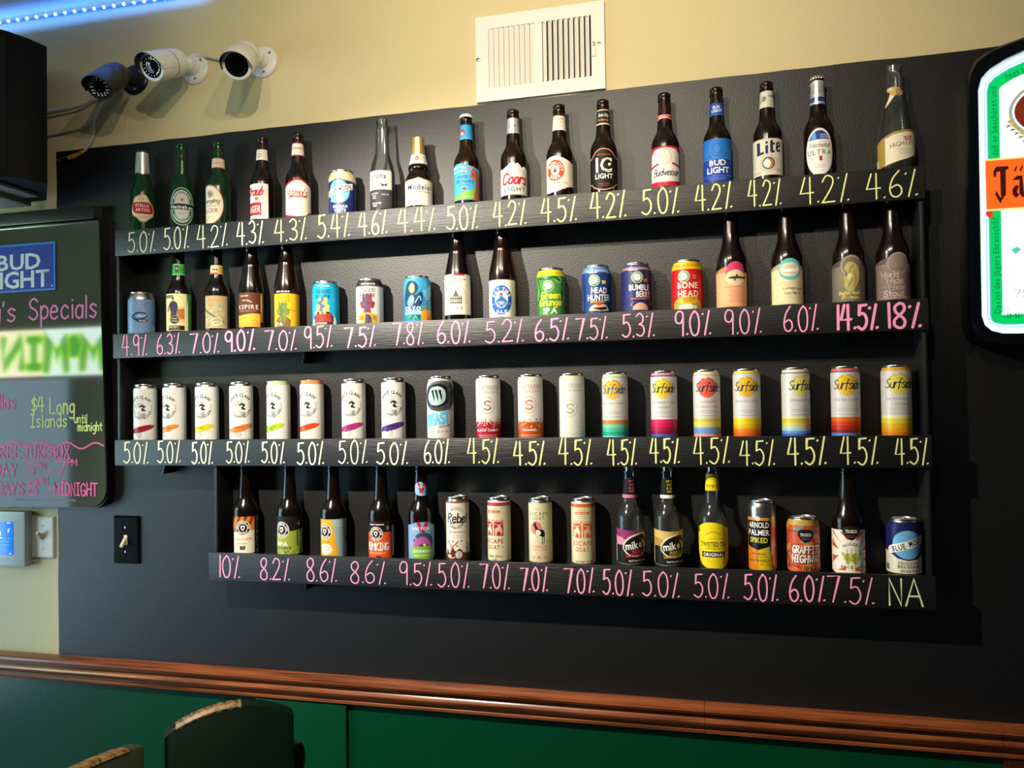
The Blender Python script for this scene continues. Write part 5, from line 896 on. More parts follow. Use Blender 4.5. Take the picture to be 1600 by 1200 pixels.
a.p(crom([(u - 22, 38), (u - 16, 54), (u - 4, 62), (u + 10, 58), (u + 20, 46), (u + 22, 36), (u + 12, 44), (u + 4, 38), (u - 4, 46), (u - 12, 38)], 4, True), 'b05a9c').s([(u - 20, 44), (u - 24, 54), (u - 16, 60), (u - 18, 50)], 2.4, 'c878b0').s([(u + 18, 50), (u + 24, 44), (u + 22, 36)], 2.4, '8c3c7c').e(u + 4, 42, 3.4, 'd9dc5c').t('SOUR', u - 13, 28, 6.6, 'eef0dc', 22).t('MONKEY', u + 13, 28, 6.6, 'eef0dc', 28).t('SOUR TRIPEL ALE', u, 18, 4, 'dce8b8', 44)
f = Art(); f.p(crom([(-17, 180), (-14, 162), (0, 156), (17, 160), (18, 178), (8, 184), (0, 189), (-10, 186)], 4, True), '8fb0d4').p([(-9, 187), (-3, 186), (1, 170), (6, 186), (12, 187), (5, 163), (-2, 163)], 'b02436').t('VICTORY', 1, 177, 3.4, 'f3e8e0', 17)
bottle(-302, 3, 'dark bottle with powder blue label and neck badge', STD, 'dkbrown', [('label', a, 30.5, L), ('neck_label', f, 15.6, L)])
R2 = 28.75 * .935
u = U(-.15, R2); a = Art(); wrap(a, GOAT, R2, 11, 141, 'e6e0d0').r(-84, 141, 84, 145, '9c5a2c').ring(u, 108, 22, 22.6, '2c2620', 1.12).ring(u, 108, 17, 17.6, '2c2620', 1.12).arc('MILDLY', u, 108, 19.4, 4, '6a6054', span=80, k=1.12).arc('HARD COFFEE', u, 106, 19.6, 5, '2c2620', mid=285, span=130, inside=True, k=1.12).r(u - 24, 96, u + 24, 117, 'e6e0d0').pen('Rebel', u + 1, 107, 20, '1d1814', 48, 3, .12).s([(u - 14, 94), (u + 4, 96), (u + 24, 99)], 1.6, '1d1814')
a.t('Mocha Latte', u + 1, 75, 5, '7a4a30', 40).lines(u + 2, 66, 36, 2, 4.4, 'a08468').p(crom([(-50, 11), (-50, 26), (-34, 22), (-28, 36), (-22, 24), (-14, 40), (-6, 30), (4, 36), (16, 26), (24, 40), (32, 24), (50, 32), (50, 11)], 4, True), '5c2f1c').s([(u - 22, 54), (u - 14, 44), (u - 10, 32)], 2.6, '8a4f2c').s([(u + 4, 52), (u - 6, 42), (u - 12, 36)], 3, 'b5713c').s([(u + 28, 48), (u + 32, 38)], 2, '4a2818').e(u - 8, 53, 2, '7a4228').e(u + 12, 54, 2, '7a4228').e(u + 2, 42, 1.8, '7a4228').e(u + 6, 22, 8.5, 'e9e2d2').ring(u + 6, 22, 6.4, 7.2, '2a2420').pen('S', u + 6, 22, 7, '2a2420', 5, 1.2).e(u - 18, 18, 6, 'd9c2a4', 4).e(u + 26, 30, 3, 'e6e0d0', 5).p([(u + 26, 34), (u + 29, 38), (u + 27, 42)], '2a2420').s([(u - 28, 20), (u - 14, 14), (u - 4, 16)], 2, 'e0cdb0')
can(-211, 3, 'slim cream coffee can splashed with brown at its foot', GOAT, a, R2)
def goat(x, c, ink, band, desc, grape=False):
    u = U(c, R2); a = Art(); wrap(a, GOAT, R2, 11, 144, 'dcd3a8')
    if grape:
        a.r(-pi * R2, 11, pi * R2, 60, 'dfc8a4'); a.lines(u - 2, 133, 16, 2, 4, 'a09878').t('ESCAPE', u + 2, 120, 7.6, '2c2a22', 44, 'r', gap=.34).t('GOAT', u + 1, 110, 7.6, '2c2a22', 30, 'r', gap=.34).e(u - 4, 88, 14, 'd9746c', 15)
        a.p(crom([(u - 8, 98), (u - 4, 102), (u - 3, 95), (u + 2, 86), (u + 12, 84), (u + 16, 78), (u + 15, 68), (u + 2, 72), (u - 5, 76), (u - 6, 88), (u - 11, 94)], 4, True), '1e1a18').p(crom([(u - 4, 82), (u + 2, 84), (u + 8, 78), (u + 4, 72), (u - 4, 74)], 3, True), 'e6dfc4')
        for x_ in (-3, 0, 10, 14): a.s([(u + x_, 72), (u + x_ + 1, 62), (u + x_ - .5, 52)], 1.5, 'd9d2b4' if x_ < 8 else '1e1a18')
        a.t('GRAPEFRUIT', u + 2, 46, 5, 'c97a5c', 38, gap=.22).t('VODKA SODA', u + 2, 39, 4.2, 'c9866c', 42, gap=.2).e(u + 3, 20, 5, 'dfc8a4').ring(u + 3, 20, 4.6, 5.2, '3a342a').e(u + 3, 21, 1.8, '2a241e').t('12', u - 10, 23, 4, '4a4438', 6).t('FL', u - 10, 18.5, 3, '4a4438', 6).t('7.0', u + 17, 23, 4, '4a4438', 9).t('ALC', u + 17, 18.5, 3, '4a4438', 9)
    else:
        a.r(-84, 136, 84, 144, band).r(-84, 144, 84, 147, 'ece6d8').lines(u - 2, 130, 20, 1, 3, ink).r(u - 18, 120, u + 16, 126, ink).t('HARD SODA', u - 1, 123, 3.4, 'efe4c4', 30).lines(u, 116, 36, 1, 3, 'a89878').lines(u, 112, 28, 1, 3, 'a89878').pen('What did you see', u + 2, 104, 5, ink, 46, .6)
        for q in (-1, 1):
            x0 = u + q * 12.6; a.r(x0 - 11, 68, x0 + 11, 100, ink); a.p([(x0 - 8, 68), (x0 - 9, 84), (x0 - 2, 88), (x0 + 1, 96), (x0 + 5, 90), (x0 + 9, 80), (x0 + 6, 68), (x0 + 3, 78), (x0 - 3, 78), (x0 - 5, 68)], 'e3b890' if q > 0 else 'dcd3a8').s([(x0 - 9, 96), (x0, 92), (x0 + 10, 97)], 1.4, 'e3c8a0')
        a.t('ESCAPE', u, 56, 10, ink, 46).t('GOAT', u - 1, 42, 10, ink, 32).s([(u + 19, 42), (u + 23, 44), (u + 20, 40)], .8, ink); 
        if q and band == 'b03a50': a.pen('black cherry', u + 4, 22, 5.6, '4a3228', 32, .8).pen('soda', u + 2, 14, 5, '4a3228', 12, .7).r(44, 11, 58, 52, '6a1c28')
        else: a.pen('orange crush', u + 4, 16, 6, '8a4a28', 40, .8)
    can(x, 3, desc, GOAT, a, R2)
goat(-110, -.5, 'a8243c', 'b03a50', 'slim cream can with a crimson band below its rim')
goat(-12, -.25, '', '', 'slim cream can with a pink disc behind a standing goat', True)
goat(87, -.1, 'd05a2c', 'd8602c', 'slim cream can with an orange band below its rim')
def mike(x, top, lowtxt, ring, ntxt, desc):
    u = U(.4); a = Art(); a.p([(-54, 14), (54, 20), (54, 92), (20, 87), (0, 87), (-54, 92)], '14110f').p([(-54, 56), (u - 30, 55), (u - 30, 50), (54, 52), (54, 92), (20, 87), (0, 87), (-54, 92)], top[0]).p([(-54, 76), (-20, 72), (0, 60), (u - 20, 55), (-54, 56)], top[1])
    a.p(crom([(u - 31, 50), (u - 20, 70), (u, 80), (u + 24, 82), (u + 30, 60), (u + 22, 38), (u, 30), (u - 18, 34)], 4, True), 'ecd9ac').p(crom([(u - 28.5, 50), (u - 18, 67), (u, 76), (u + 22, 78), (u + 28, 60), (u + 20, 40), (u, 32), (u - 16, 36)], 4, True), '14110f')
    a.t("mike's", u + 1, 57, 17, 'f4efe4', 52, rot=9, gap=.1).t('HARD', u + 2, 42, 8, lowtxt, 24, rot=2).t('LEMONADE', u - 1, 33.5, 7, lowtxt, 44, rot=3).t('Half Past Refreshing', u + 6, 22, 4, 'e6e2d8', 46, rot=2).r(-46, 18, -40, 56, 'e0ddd4').s([(-54, 16), (0, 14), (54, 19)], 1, '8a8680')
    f = Art(); f.r(-48, 165, 48, 199, '14100f').r(-50, 157.5, 50, 164.5, ring)
    for i, wd in enumerate(("IT'S", 'OK TO BE', 'A LIL', 'HARD')): f.t(wd, 5, 194 - i * 7.2, 5, ntxt, 15 - (i % 2) * 3)
    bottle(x, 3, desc, STD, 'clear', [('label', a, 30.5, L), ('neck_label', f, 16.6, L)])
mike(193, ('8c2f60', 'c486a0'), 'd04a5c', 'd87c88', 'd86a7c', 'clear bottle with black and plum pink label and pink neck ring')
mike(276, ('cfae64', 'b08a3c'), 'd9b04a', 'f0ead8', 'e0c038', 'clear bottle with black and gold label and white neck ring')
a = Art(); a.p(crom([(-50, 88), (-34, 100), (-12, 108), (10, 107), (30, 99), (50, 92)], 4) + [(50, 30)] + crom([(40, 26), (28, 14), (8, 8), (-14, 11), (-30, 20), (-40, 40)], 4) + [(-50, 60)], 'e8d012')
a.arc('REAL BREWED TEA', 0, 64, 24, 3.4, 'c2a018', span=100).ring(0, 70, 18, 19, 'b08a1c', a0=40, a1=140).t('TWISTED TEA', 1, 62, 10, '1b1a14', 62, gap=.1).r(-24, 74, 22, 74.6, '8a7a14').t('HARD ICED TEA', 0, 53, 3.2, '6a5c14', 36).r(-27, 34, 27, 46, '16150f').t('ORIGINAL', 0, 40, 7.6, 'f6f2e4', 46).lines(0, 27, 24, 2, 4, 'c2ac18').r(-42, 86, -35, 106, '1a1912').t('5%', -38.5, 96, 4, 'e8d012', 6)
f = Art(); f.p([(-52, 175), (52, 175), (46, 211), (-46, 211)], 'e8d012').t('TWISTED TEA', 0, 185, 6, '1b1a14', 34, gap=.1).arc('HARD ICED TEA', 0, 186, 14, 2.6, 'b8981a', span=90).lines(0, 179, 22, 1, 3, 'a8901c')
bottle(372, 3, 'clear bottle with bright yellow label and yellow neck band', STD, 'clear', [('label', a, 30.5, L), ('neck_label', f, 15.4, L)])
u = U(-.3, R); a = Art(); a.r(-pi * R, 9, pi * R, 118, 'd8b81c').r(-pi * R, 9, u, 118, 'd87c14').p([(u + 34, 118), (u + 42, 100), (u + 34, 78), (u + 44, 56), (u + 36, 36), (u + 46, 9), (90, 9), (90, 118)], '9a9890')
a.p([(u - 30, 114), (u + 30, 114), (u + 30, 62), (u, 52), (u - 30, 60)], '14120e').r(u - 32, 114, u + 32, 120, 'd8942c').e(u, 118, 5, 'e9e2cc').t('ARNOLD', u, 105, 12, 'f3efe4', 46, gap=.1).t('PALMER', u, 89, 12, 'f3efe4', 48, gap=.1).t('SPIKED', u, 73, 11, 'e6cf4c', 40, gap=.1).t('ORIGINAL', u, 44, 4.4, '3a2c10', 34).lines(u, 38, 44, 1, 3, '8a5a14').t('HALF', u - 14, 30, 6.4, '5a3a10', 20).t('&', u, 30, 5, '2a1c08', 5).t('HALF', u + 14, 30, 6.4, '5a4a10', 20).r(u + 4, 22, u + 24, 23, '4a3c10').ring(u + 14, 6, 16, 17, 'b89c14', a0=20, a1=160)
can(474, 3, 'dented slim can in orange and yellow with a black shield', SLK, a, R, dent=[(1.1, 70, .3, 22, 5.0), (1.0, 118, .28, 9, 3), (1.1, 30, .28, 10, 3)])
u = U(.15, 33); a = Art(); wrap(a, CAN, 33, 9, 116, 'c8542c')
for i in range(60): a.e(rnd.uniform(-55, 55), rnd.uniform(12, 112), rnd.uniform(4, 12), rnd.choice(['d8702c', 'b8402c', 'd99038', 'c06038', 'cc7a4c', '8a8a84', 'd0a848', 'b84a3c', 'a83a28']), rnd.uniform(2, 7), 12)
a.r(-104, 106, 104, 117, 'cfa44a').s([(-38, 92), (-36, 40), (-20, 22), (20, 14), (46, 16)], 1.2, '1c1410').s([(-38, 92), (-10, 94), (30, 92), (50, 93)], 1.2, '1c1410').p(crom([(u - 13, 96), (u, 98), (u + 13, 96), (u + 15, 84), (u, 70), (u - 15, 84)], 3, True), '1a1c24').t('TROEGS', u, 87, 6.4, 'f0ece0', 22).lines(u, 80, 16, 2, 3, '6a7a8c')
for dx, c in ((1.3, '1c1410'), (0, 'f2ece0')): a.pen('GRAFFITI', u + 2 + dx, 56 - dx, 15, c, 60, 2.4, .05, gap=.2).pen('HIGHWAY', u + 2 + dx, 37 - dx, 15, c, 62, 2.4, .05, gap=.2)
a.e(u + 4, 20, 14, 'c9863c', 6).t('ipa', u + 4, 20, 9, '1f1812', 18).s([(u - 9, 20), (u - 7, 20)], 1, '1f1812', sm=False).s([(u + 15, 20), (u + 17, 20)], 1, '1f1812', sm=False)
can(557, 3, 'orange mottled can with white graffiti lettering and a dark shield', CAN, a, 33)
u = U(.2); a = Art(); edge = [(-56, 18), (-40, 12), (-20, 6), (4, 3), (30, 5), (56, 14)]; a.p(edge + [(56, 98), (-56, 98)], 'ece5d2')
for t in range(12, 372, 30):
    c0, s0 = cos(radians(t)), sin(radians(t))
    q = [(u + 26 * c0, 50 + 26 * s0), (u + 70 * cos(radians(t - 7)), 50 + 70 * sin(radians(t - 7))), (u + 70 * cos(radians(t + 7)), 50 + 70 * sin(radians(t + 7)))]
    q = [(max(-40, min(54, x)), max(15, min(95, y))) for x, y in q]; a.p(q, 'd4502c')
a.e(u, 50, 27, 'ece5d2', 30).p(crom([(u - 15, 104), (u, 107), (u + 15, 104), (u + 16, 92), (u, 77), (u - 16, 92)], 3, True), '1c1918').t('TROEGS', u, 96, 6.6, 'f2eee2', 23).lines(u, 87, 16, 2, 3, 'a0523c')
a.arc('NUGGET', u, 44, 26, 6, '2c3024', span=84).arc('NECTAR', u, 26, 27, .1, '2c3024', span=60).t('NEC', u - 13, 23, 6, '2c3024', 17, gap=.35).t('TAR', u + 14, 23, 6, '2c3024', 18, gap=.35).p([(u, 29), (u + 3.4, 21), (u, 17), (u - 3.4, 21)], 'a4a83c')
a.p(crom([(u - 20, 52), (u - 10, 38), (u + 6, 34), (u + 18, 46), (u + 22, 54), (u + 6, 48)], 4, True), 'a8a434'); [a.p([(u - 14 + k * 8, 44), (u - 15 + k * 8.4, 60 + 3 * (k % 2)), (u - 9 + k * 8.4, 61), (u - 8 + k * 8, 44)], 'e8e2cc') for k in range(4)]; [a.s([(u - 8 + k * 8, 44), (u - 9 + k * 8.4, 60)], .8, '3a3c24', sm=False) for k in range(4)]; hop(a, u - 8, 40, 9, '8a8c24', 'b8b440'); hop(a, u + 6, 40, 9, '8a8c24', 'b8b440'); a.r(-52, 10, -46, 96, 'd9d2c0')
bottle(646, 3, 'dark bottle with white and orange red sunburst label', DOG, 'dkbrown', [('label', a, 32, L)])
can(752, 3, 'navy and cream can with pale blue moon disc, last on the bottom tier', CAN, bluemoon(.25, True), 33)

# ------------------------------------------------------------------ things on the wall
def oriented(p, q):
    """matrix with +Z running from p to q"""
    d = (Vector(q) - Vector(p)).normalized(); x = Vector((0, 0, 1)).cross(d).normalized(); y = d.cross(x)
    return Matrix(((x.x, y.x, d.x, p[0]), (x.y, y.y, d.y, p[1]), (x.z, y.z, d.z, p[2]), (0, 0, 0, 1)))
def camera_unit(label, base, back, face, body, r, black=False):
    base, back, face = [Vector((p[0] * .001, p[1] * .001, Z0 + p[2] * .001)) for p in (base, back, face)]
    root = empty('security_camera', (base.x, 0, base.z)); tag(root, label, 'security camera', 'security cameras above the shelf')
    inv = Matrix.Translation(root.location).inverted()
    def part(bm, name, m, par=root, **k):
        o = finish(bm, name, m, par, **k); o.matrix_parent_inverse = inv; return o
    part(lathe(bmesh.new(), [(0, .0005), (.040, .0005), (.0405, .004), (.038, .008), (.034, .0095), (0, .0095)], 36, Matrix.Translation((base.x, 0, base.z)) @ Matrix.Rotation(pi / 2, 4, 'X')), 'wall_plate', body)
    for a in (40, 160, 280):
        p = Vector((base.x + .029 * cos(radians(a)), -.0096, base.z + .029 * sin(radians(a))))
        part(lathe(bmesh.new(), [(0, 0), (.0036, 0), (.0032, .0018), (0, .0022)], 12, Matrix.Translation(p) @ Matrix.Rotation(pi / 2, 4, 'X')), 'screw', M['chrome'])
    L = (face - back).length; mx = oriented(back, face)
    j = Vector((base.x, -.034, base.z)) 
    bm = tube(bmesh.new(), [(base.x, -.0085, base.z), tuple(j)], [.021, .017], 20); lathe(bm, [(0, -.019), (.011, -.016), (.0185, -.006), (.0195, .002), (.017, .009), (.009, .016), (0, .018)], 20, Matrix.Translation(j))
    tube(bm, [tuple(j), tuple(back + (face - back) * .1)], [.012, .016], 16)
    part(bm, 'mount_arm', body)
    pr = [(0, 0), (r * .62, 0), (r * .86, .006), (r * .97, .018), (r, .03), (r, L * .42), (r * .975, L * .425), (r * .975, L * .44), (r, L * .445), (r, L * .93), (r * .95, L * .958), (r * .77, L * .958), (r * .765, L * .945)]
    b = part(lathe(bmesh.new(), pr, 44, mx), 'camera_body', body, angle=30)
    if not black: part(lathe(bmesh.new(), [(r * .978, L * .423), (r * 1.004, L * .426), (r * 1.004, L * .438), (r * .978, L * .442)], 44, mx), 'seam_ring', M['blackpl'])
    # sun hood over the upper half of the front
    bm = bmesh.new(); n = 26; rows = []
    for i in range(n + 1):
        t = radians(-105 + 210 * i / n); e = L * (1.0 + .17 * max(0, cos(t)) ** .6)
        rows.append([bm.verts.new((rr * sin(t), rr * cos(t), zz)) for rr, zz in ((r * 1.003, L * .50), (r * 1.03, L * .52), (r * 1.03, e), (r * .985, e), (r * .97, L * .95))])
    for A, B in zip(rows, rows[1:]):
        for k in range(4): bm.faces.new((A[k], B[k], B[k + 1], A[k + 1])).material_index = 1 if k >= 2 else 0
    bmesh.ops.transform(bm, matrix=mx, verts=bm.verts)
    part(bm, 'sun_hood', [body, M['blackpl']], angle=30)
    part(lathe(bmesh.new(), [(r * .76, L * .956), (r * .76, L * .945), (r * .74, L * .94), (r * .40, L * .94), (r * .38, L * .95), (0, L * .95)], 40, mx), 'front_glass', M['lens'])
    part(lathe(bmesh.new(), [(r * .44, L * .941), (r * .43, L * .965), (r * .36, L * .968), (r * .33, L * .952), (r * .2, L * .956), (0, L * .957)], 32, mx), 'lens', M['lens'])
    for rr, n in (((.66, 16), (.52, 12)) if black else ((.6, 16),)):
        for i in range(n):
            t = 2 * pi * i / n
            part(lathe(bmesh.new(), [(0.0022, -.001), (.0022, .001), (.0015, .0022), (0, .0026)], 10, mx @ Matrix.Translation((r * rr * cos(t), r * rr * sin(t), L * .94))), 'infrared_diode', M['ir'] if black else M['chrome'], b if False else root)
    return root
camera_unit('black bullet security camera with a ring of pale diodes, above the capped green bottles', (-1117, -10, 902), (-1108, -72, 890), (-1085, -172, 810), mat('dark_camera_metal', '23262e', 0.35, 0.3), .0335, True)
camera_unit('white bullet security camera turned to the left, between the black one and another white one', (-932, -10, 909), (-927, -72, 898), (-934, -172, 843), M['white'], .0345)
camera_unit('white bullet security camera on the right, pointing straight out of the cream wall', (-730, -10, 903), (-731, -72, 895), (-699, -172, 818), M['white'], .0355)
def cable(name, pts, r, label, m='cable', group=None):
    P = crom([(x * .001, -y * .001, Z0 + z * .001) for x, y, z in pts], 8)
    o = finish(tube(bmesh.new(), P, r, 8), name, M[m]); return tag(o, label, 'cable', group)
cable('white_cable', [(-760, 8, 890), (-800, 8, 905), (-836, 10, 917), (-880, 9, 931), (-905, 9, 938), (-925, 9, 940)], .0035, 'white cable strung between the two white security cameras')
cable('white_cable', [(-960, 9, 915), (-1000, 11, 926), (-1040, 10, 922), (-1075, 9, 905)], .0035, 'white cable between the black and the white security camera')
cable('white_cable', [(-1165, 9, 885), (-1230, 10, 868), (-1262, 10, 852), (-1310, 9, 846), (-1400, 9, 842)], .0045, 'white cable running from the black camera behind the loudspeaker')
cable('white_cable', [(-1165, 8, 875), (-1240, 8, 858), (-1300, 7, 838), (-1400, 8, 830)], .003, 'thin white cable just below the thicker one, going behind the loudspeaker')
cable('white_cable', [(-1160, 12, 872), (-1196, 12, 850), (-1226, 12, 828), (-1250, 10, 800), (-1290, 9, 786), (-1400, 9, 776)], .0035, 'white cable sagging to the loudspeaker above the yellow plug')
cable('white_cable', [(-1172, 20, 866), (-1205, 20, 835), (-1232, 19, 800), (-1240, 15, 760), (-1262, 12, 728), (-1283, 11, 716)], .003, 'thin white cable dropping to the yellow plug')
root = empty('cable_connector', (-1.312, -.012, Z0 + .706)); tag(root, 'yellow and black plug at the end of a white cable against the black paint', 'plug')
def P3(p): return Matrix.Translation(p)
bm = tube(bmesh.new(), crom([(.034, 0, .012), (.012, 0, .004), (-.012, 0, -.001)], 4), [.0045] * 4 + [.0065] * 5, 12); finish(bm, 'plug_body', M['brass'], root)
finish(tube(bmesh.new(), [(-.0121, 0, -.001), (-.030, 0, -.004)], .0056, 12), 'plug_collar', M['blackpl'], root); finish(tube(bmesh.new(), [(-.0302, 0, -.004), (-.052, .003, -.004)], .003, 10), 'plug_pin', M['chrome'], root)

# supply air register
root = empty('air_vent', (-.003, 0, Z0 + .8355)); tag(root, 'white metal air vent with vertical louvres across the top of the black paint', 'vent')
bm = bmesh.new()
X0, X1, ZL, ZH = -.1545, .1545, -.1025, .1025
for a, b, c, d in ((X0, ZL, -.123, ZH), (.1235, ZL, X1, ZH), (-.123, ZL, .1235, -.0705), (-.123, .0715, .1235, ZH), (-.0095, -.0705, .0075, .0715)):
    box(bm, a, -.0085, c if False else b, c, -.0005, d)
bmesh.ops.remove_doubles(bm, verts=bm.verts, dist=1e-6)
finish(bm, 'frame', M['ventwhite'], root, smooth=False)
finish(box(bmesh.new(), -.122, -.0012, -.0702, .1232, -.0004, .0712), 'duct_opening', M['duct'], root)
for side_x, sgn in ((-.1245, -1), (.0075, 1)):
    n = 9; w = .1135 / n
    for i in range(n):
        xc = side_x + .0015 + w * (i + .5) if sgn < 0 else side_x + w * (i + .5)
        bm = bmesh.new(); hw = .0057 if sgn < 0 else .0062; box(bm, -hw, -.0005, -.0700, hw, .0005, .0710)
        ang = radians(20 if sgn < 0 else -38) + rnd.uniform(-.05, .05) * (sgn > 0)
        bmesh.ops.rotate(bm, cent=(0, 0, 0), matrix=Matrix.Rotation(ang, 3, 'Z'), verts=bm.verts); bmesh.ops.translate(bm, vec=(xc, -.0068, 0), verts=bm.verts)
        finish(bm, 'louvre', M['ventwhite'], root, smooth=False)
for x, z in ((-.149, 0.0), (.142, .002)): finish(lathe(bmesh.new(), [(0, 0), (.0048, 0), (.0042, .002), (0, .003)], 16, Matrix.Translation((x, -.0085, z)) @ Matrix.Rotation(pi / 2, 4, 'X')), 'screw', M['chrome'], root)
bm = box(bmesh.new(), .1255, -.0118, -.026, .1335, -.0086, -.002, .001); box(bm, .1268, -.0165, -.0015, .1322, -.0086, .0075, .0008); finish(bm, 'damper_lever', M['ventwhite'], root)
finish(box(bmesh.new(), .1285, -.0172, .001, .1310, -.0166, .005), 'lever_slot', M['blackpl'], root)

# loudspeaker on the left
root = empty('loudspeaker', (-1.55, 0, Z0 + .588)); tag(root, 'big black loudspeaker box with bowed front and arched top, mounted high on the left', 'loudspeaker')
half = [(0, -.315), (-.06, -.313), (-.12, -.302), (-.17, -.285), (-.215, -.262), (-.255, -.232), (-.283, -.195), (-.296, -.155)]
plan = [(-x, y) for x, y in half[::-1]][:-1] + half            # right end first
def ztop(x): return .352 + .075 * max(0, 1 - (abs(x) / .30) ** 1.7) * .55
bm = bmesh.new()
full = plan + [(-.17, -.03), (.17, -.03)]
A = [bm.verts.new((x, y, .0)) for x, y in full]; B = [bm.verts.new((x, y, ztop(x))) for x, y in full]
for i in range(len(full)):
    j = (i + 1) % len(full); bm.faces.new((A[i], B[i], B[j], A[j]))
bm.faces.new(A); 
for i in range(len(plan) // 2):
    a, b = i, len(plan) - 1 - i
    if b - a > 1: bm.faces.new((B[a], B[b], B[b - 1], B[a + 1])) if b - 1 != a + 1 else bm.faces.new((B[a], B[b], B[a + 1]))
bm.faces.new((B[0], B[len(plan) + 1], B[len(plan)], B[len(plan) - 1]))
finish(bm, 'cabinet', M['charcoal'], root, angle=25)
bm = bmesh.new(); inner = [p for p in plan if abs(p[0]) < .262]
A = [bm.verts.new((x * .985, y - .004, .018)) for x, y in inner]; B = [bm.verts.new((x * .985, y - .004, ztop(x) - .012)) for x, y in inner]
C_ = [bm.verts.new((x * .985, y + .001, .018)) for x, y in inner]; D_ = [bm.verts.new((x * .985, y + .001, ztop(x) - .012)) for x, y in inner]
for i in range(len(inner) - 1):
    bm.faces.new((A[i], A[i + 1], B[i + 1], B[i])); bm.faces.new((B[i], B[i + 1], D_[i + 1], D_[i])); bm.faces.new((A[i], C_[i], C_[i + 1], A[i + 1]))
bm.faces.new((A[0], B[0], D_[0], C_[0])); bm.faces.new((A[-1], C_[-1], D_[-1], B[-1]))
finish(bm, 'grille', mat('black_grille_cloth', '0a0b0d', 0.75, bump=(900, .6, .001)), root, angle=25)
bm = box(bmesh.new(), -.02, -.22, -.009, .205, -.09, -.0005, .002); box(bm, .05, -.19, -.022, .15, -.06, -.0092, .002); finish(bm, 'bracket_plate', mat('bracket_enamel', '8f8a78', .5), root)

# marker board
def room(o, root): o.matrix_parent_inverse = Matrix.Translation(root.location).inverted(); return o
root = empty('marker_board', (-1.68, 0, Z0 - .252)); tag(root, 'glossy black marker board with pink and yellow handwritten specials on the left', 'board')
bm = bmesh.new(); rr = .05; x0, x1, z0, z1 = -2.16, -1.190, Z0 - .252, Z0 + .524
out = [(x0, z1), (x0, z0)] + [(x1 - rr + rr * sin(t), z0 + rr - rr * cos(t)) for t in [radians(9 * i) for i in range(11)]] + [(x1, Z0 - .17), (x1 - .006, Z0 + .05), (x1 - .02, z1)]
def slab(bm, outline, y0, y1):
    A = [bm.verts.new((x, y1, z)) for x, z in outline]; B = [bm.verts.new((x, y0, z)) for x, z in outline]
    bm.faces.new(A); bm.faces.new(B)
    for i in range(len(outline)): j = (i + 1) % len(outline); bm.faces.new((A[i], B[i], B[j], A[j]))
    return bm
def inset(o, d): 
    cx_, cz_ = sum(p[0] for p in o) / len(o), sum(p[1] for p in o) / len(o)
    return [(x + (d if x < cx_ else -d), z + (d if z < cz_ else -d)) for x, z in o]
room(finish(slab(bmesh.new(), out, -.026, -.001), 'backing', M['blackpl'], root), root)
room(finish(slab(bmesh.new(), inset(out, .0035), -.030, -.0262), 'writing_surface', M['board'], root), root)
room(finish(box(bmesh.new(), -2.18, -.036, Z0 + .526, -1.222, -.001, Z0 + .562, .003), 'top_rail', M['boardframe'], root), root)
room(finish(box(bmesh.new(), -2.18, -.0325, Z0 + .5165, -1.214, -.0301, Z0 + .5225, .0008), 'bottom_bead', M['chrome'], root), root)
a = Art(); a.r(-1590, 341, -1350, 473, '3f86d8').r(-1585, 346, -1355, 468, '1b3f9e').t('BUD', -1471, 425, 44, 'dfe2da', 146, gap=.09).t('LIGHT', -1471, 376, 47, 'dfe2da', 204, gap=.09).e(-1361, 353, 2.4, 'dfe2da')
bm = bmesh.new()
room(finish(box(bmesh.new(), -1.590, -.0325, Z0 + .341, -1.350, -.0302, Z0 + .473), 'badge', mat('badge_blue_backing', '2e66b8', .4), root), root)
o = ink_mesh('badge_print', flat(a, .4), M['print'], root, (0, -.0325, Z0)); room(o, root)
def board_text(s, x0, x1, zb, h, lw, col): return chalk('marker_writing', s, x0, x1, zb, h, lw, col, root, -.0303, root)
MP, MY = 'f486b8', 'eaf08c'
board_text("y's", -1568, -1488, 262, .055, 5.5, MP); board_text('Specials', -1440, -1220, 262, .058, 5.5, MP)
board_text('llas', -1541, -1488, 20, .040, 4.5, 'f464a6')
board_text('$4', -1432, -1391, 10, .040, 5, MY); board_text('Long', -1372, -1293, 4, .042, 5, MY); board_text('Islands', -1436, -1317, -32, .034, 4.4, MY)
board_text('until', -1294, -1252, -22, .022, 3.4, MY); board_text('midnight', -1282, -1203, -44, .024, 3.4, MY)
board_text('FREE', -1566, -1470, -117, .034, 4.6, 'ff62a6'); board_text('JUKEBOX', -1458, -1308, -117, .036, 4.6, 'ff62a6')
board_text('DAY', -1558, -1482, -166, .033, 4.6, 'ff62a6'); board_text('5', -1452, -1424, -164, .034, 4.6, 'ff62a6'); board_text('PM', -1416, -1386, -146, .017, 3.6, 'ff62a6'); board_text('-', -1380, -1366, -165, .03, 4, 'ff62a6'); board_text('7', -1354, -1322, -164, .038, 4.6, 'ff62a6'); board_text('PM', -1316, -1284, -137, .018, 3.6, 'ff62a6')
board_text('DAYS', -1550, -1460, -218, .033, 4.6, 'ff62a6'); board_text('8', -1446, -1414, -218, .042, 4.8, 'ff62a6'); board_text('PM', -1410, -1380, -190, .02, 3.6, 'ff62a6'); board_text('-', -1380, -1366, -213, .03, 4, 'ff62a6'); board_text('MIDNIGHT', -1360, -1220, -217, .033, 4.6, 'ff62a6')
V, F, C, N = [], [], [], []
vs, fs = ribbon(crom([(-1800 + i * 44, -72 - .022 * (i * 44) + (9 if i % 2 else -8)) for i in range(14)] + [(-1200, -84)], 5), 4.6)
V = [(u * .001, -.0306, Z0 + v * .001) for u, v in vs]; room(ink_mesh('marker_writing', (V, fs, [hx('ff6a9c')] * len(fs), [(0, -1, 0)] * len(V)), M['chalk'], root), root)
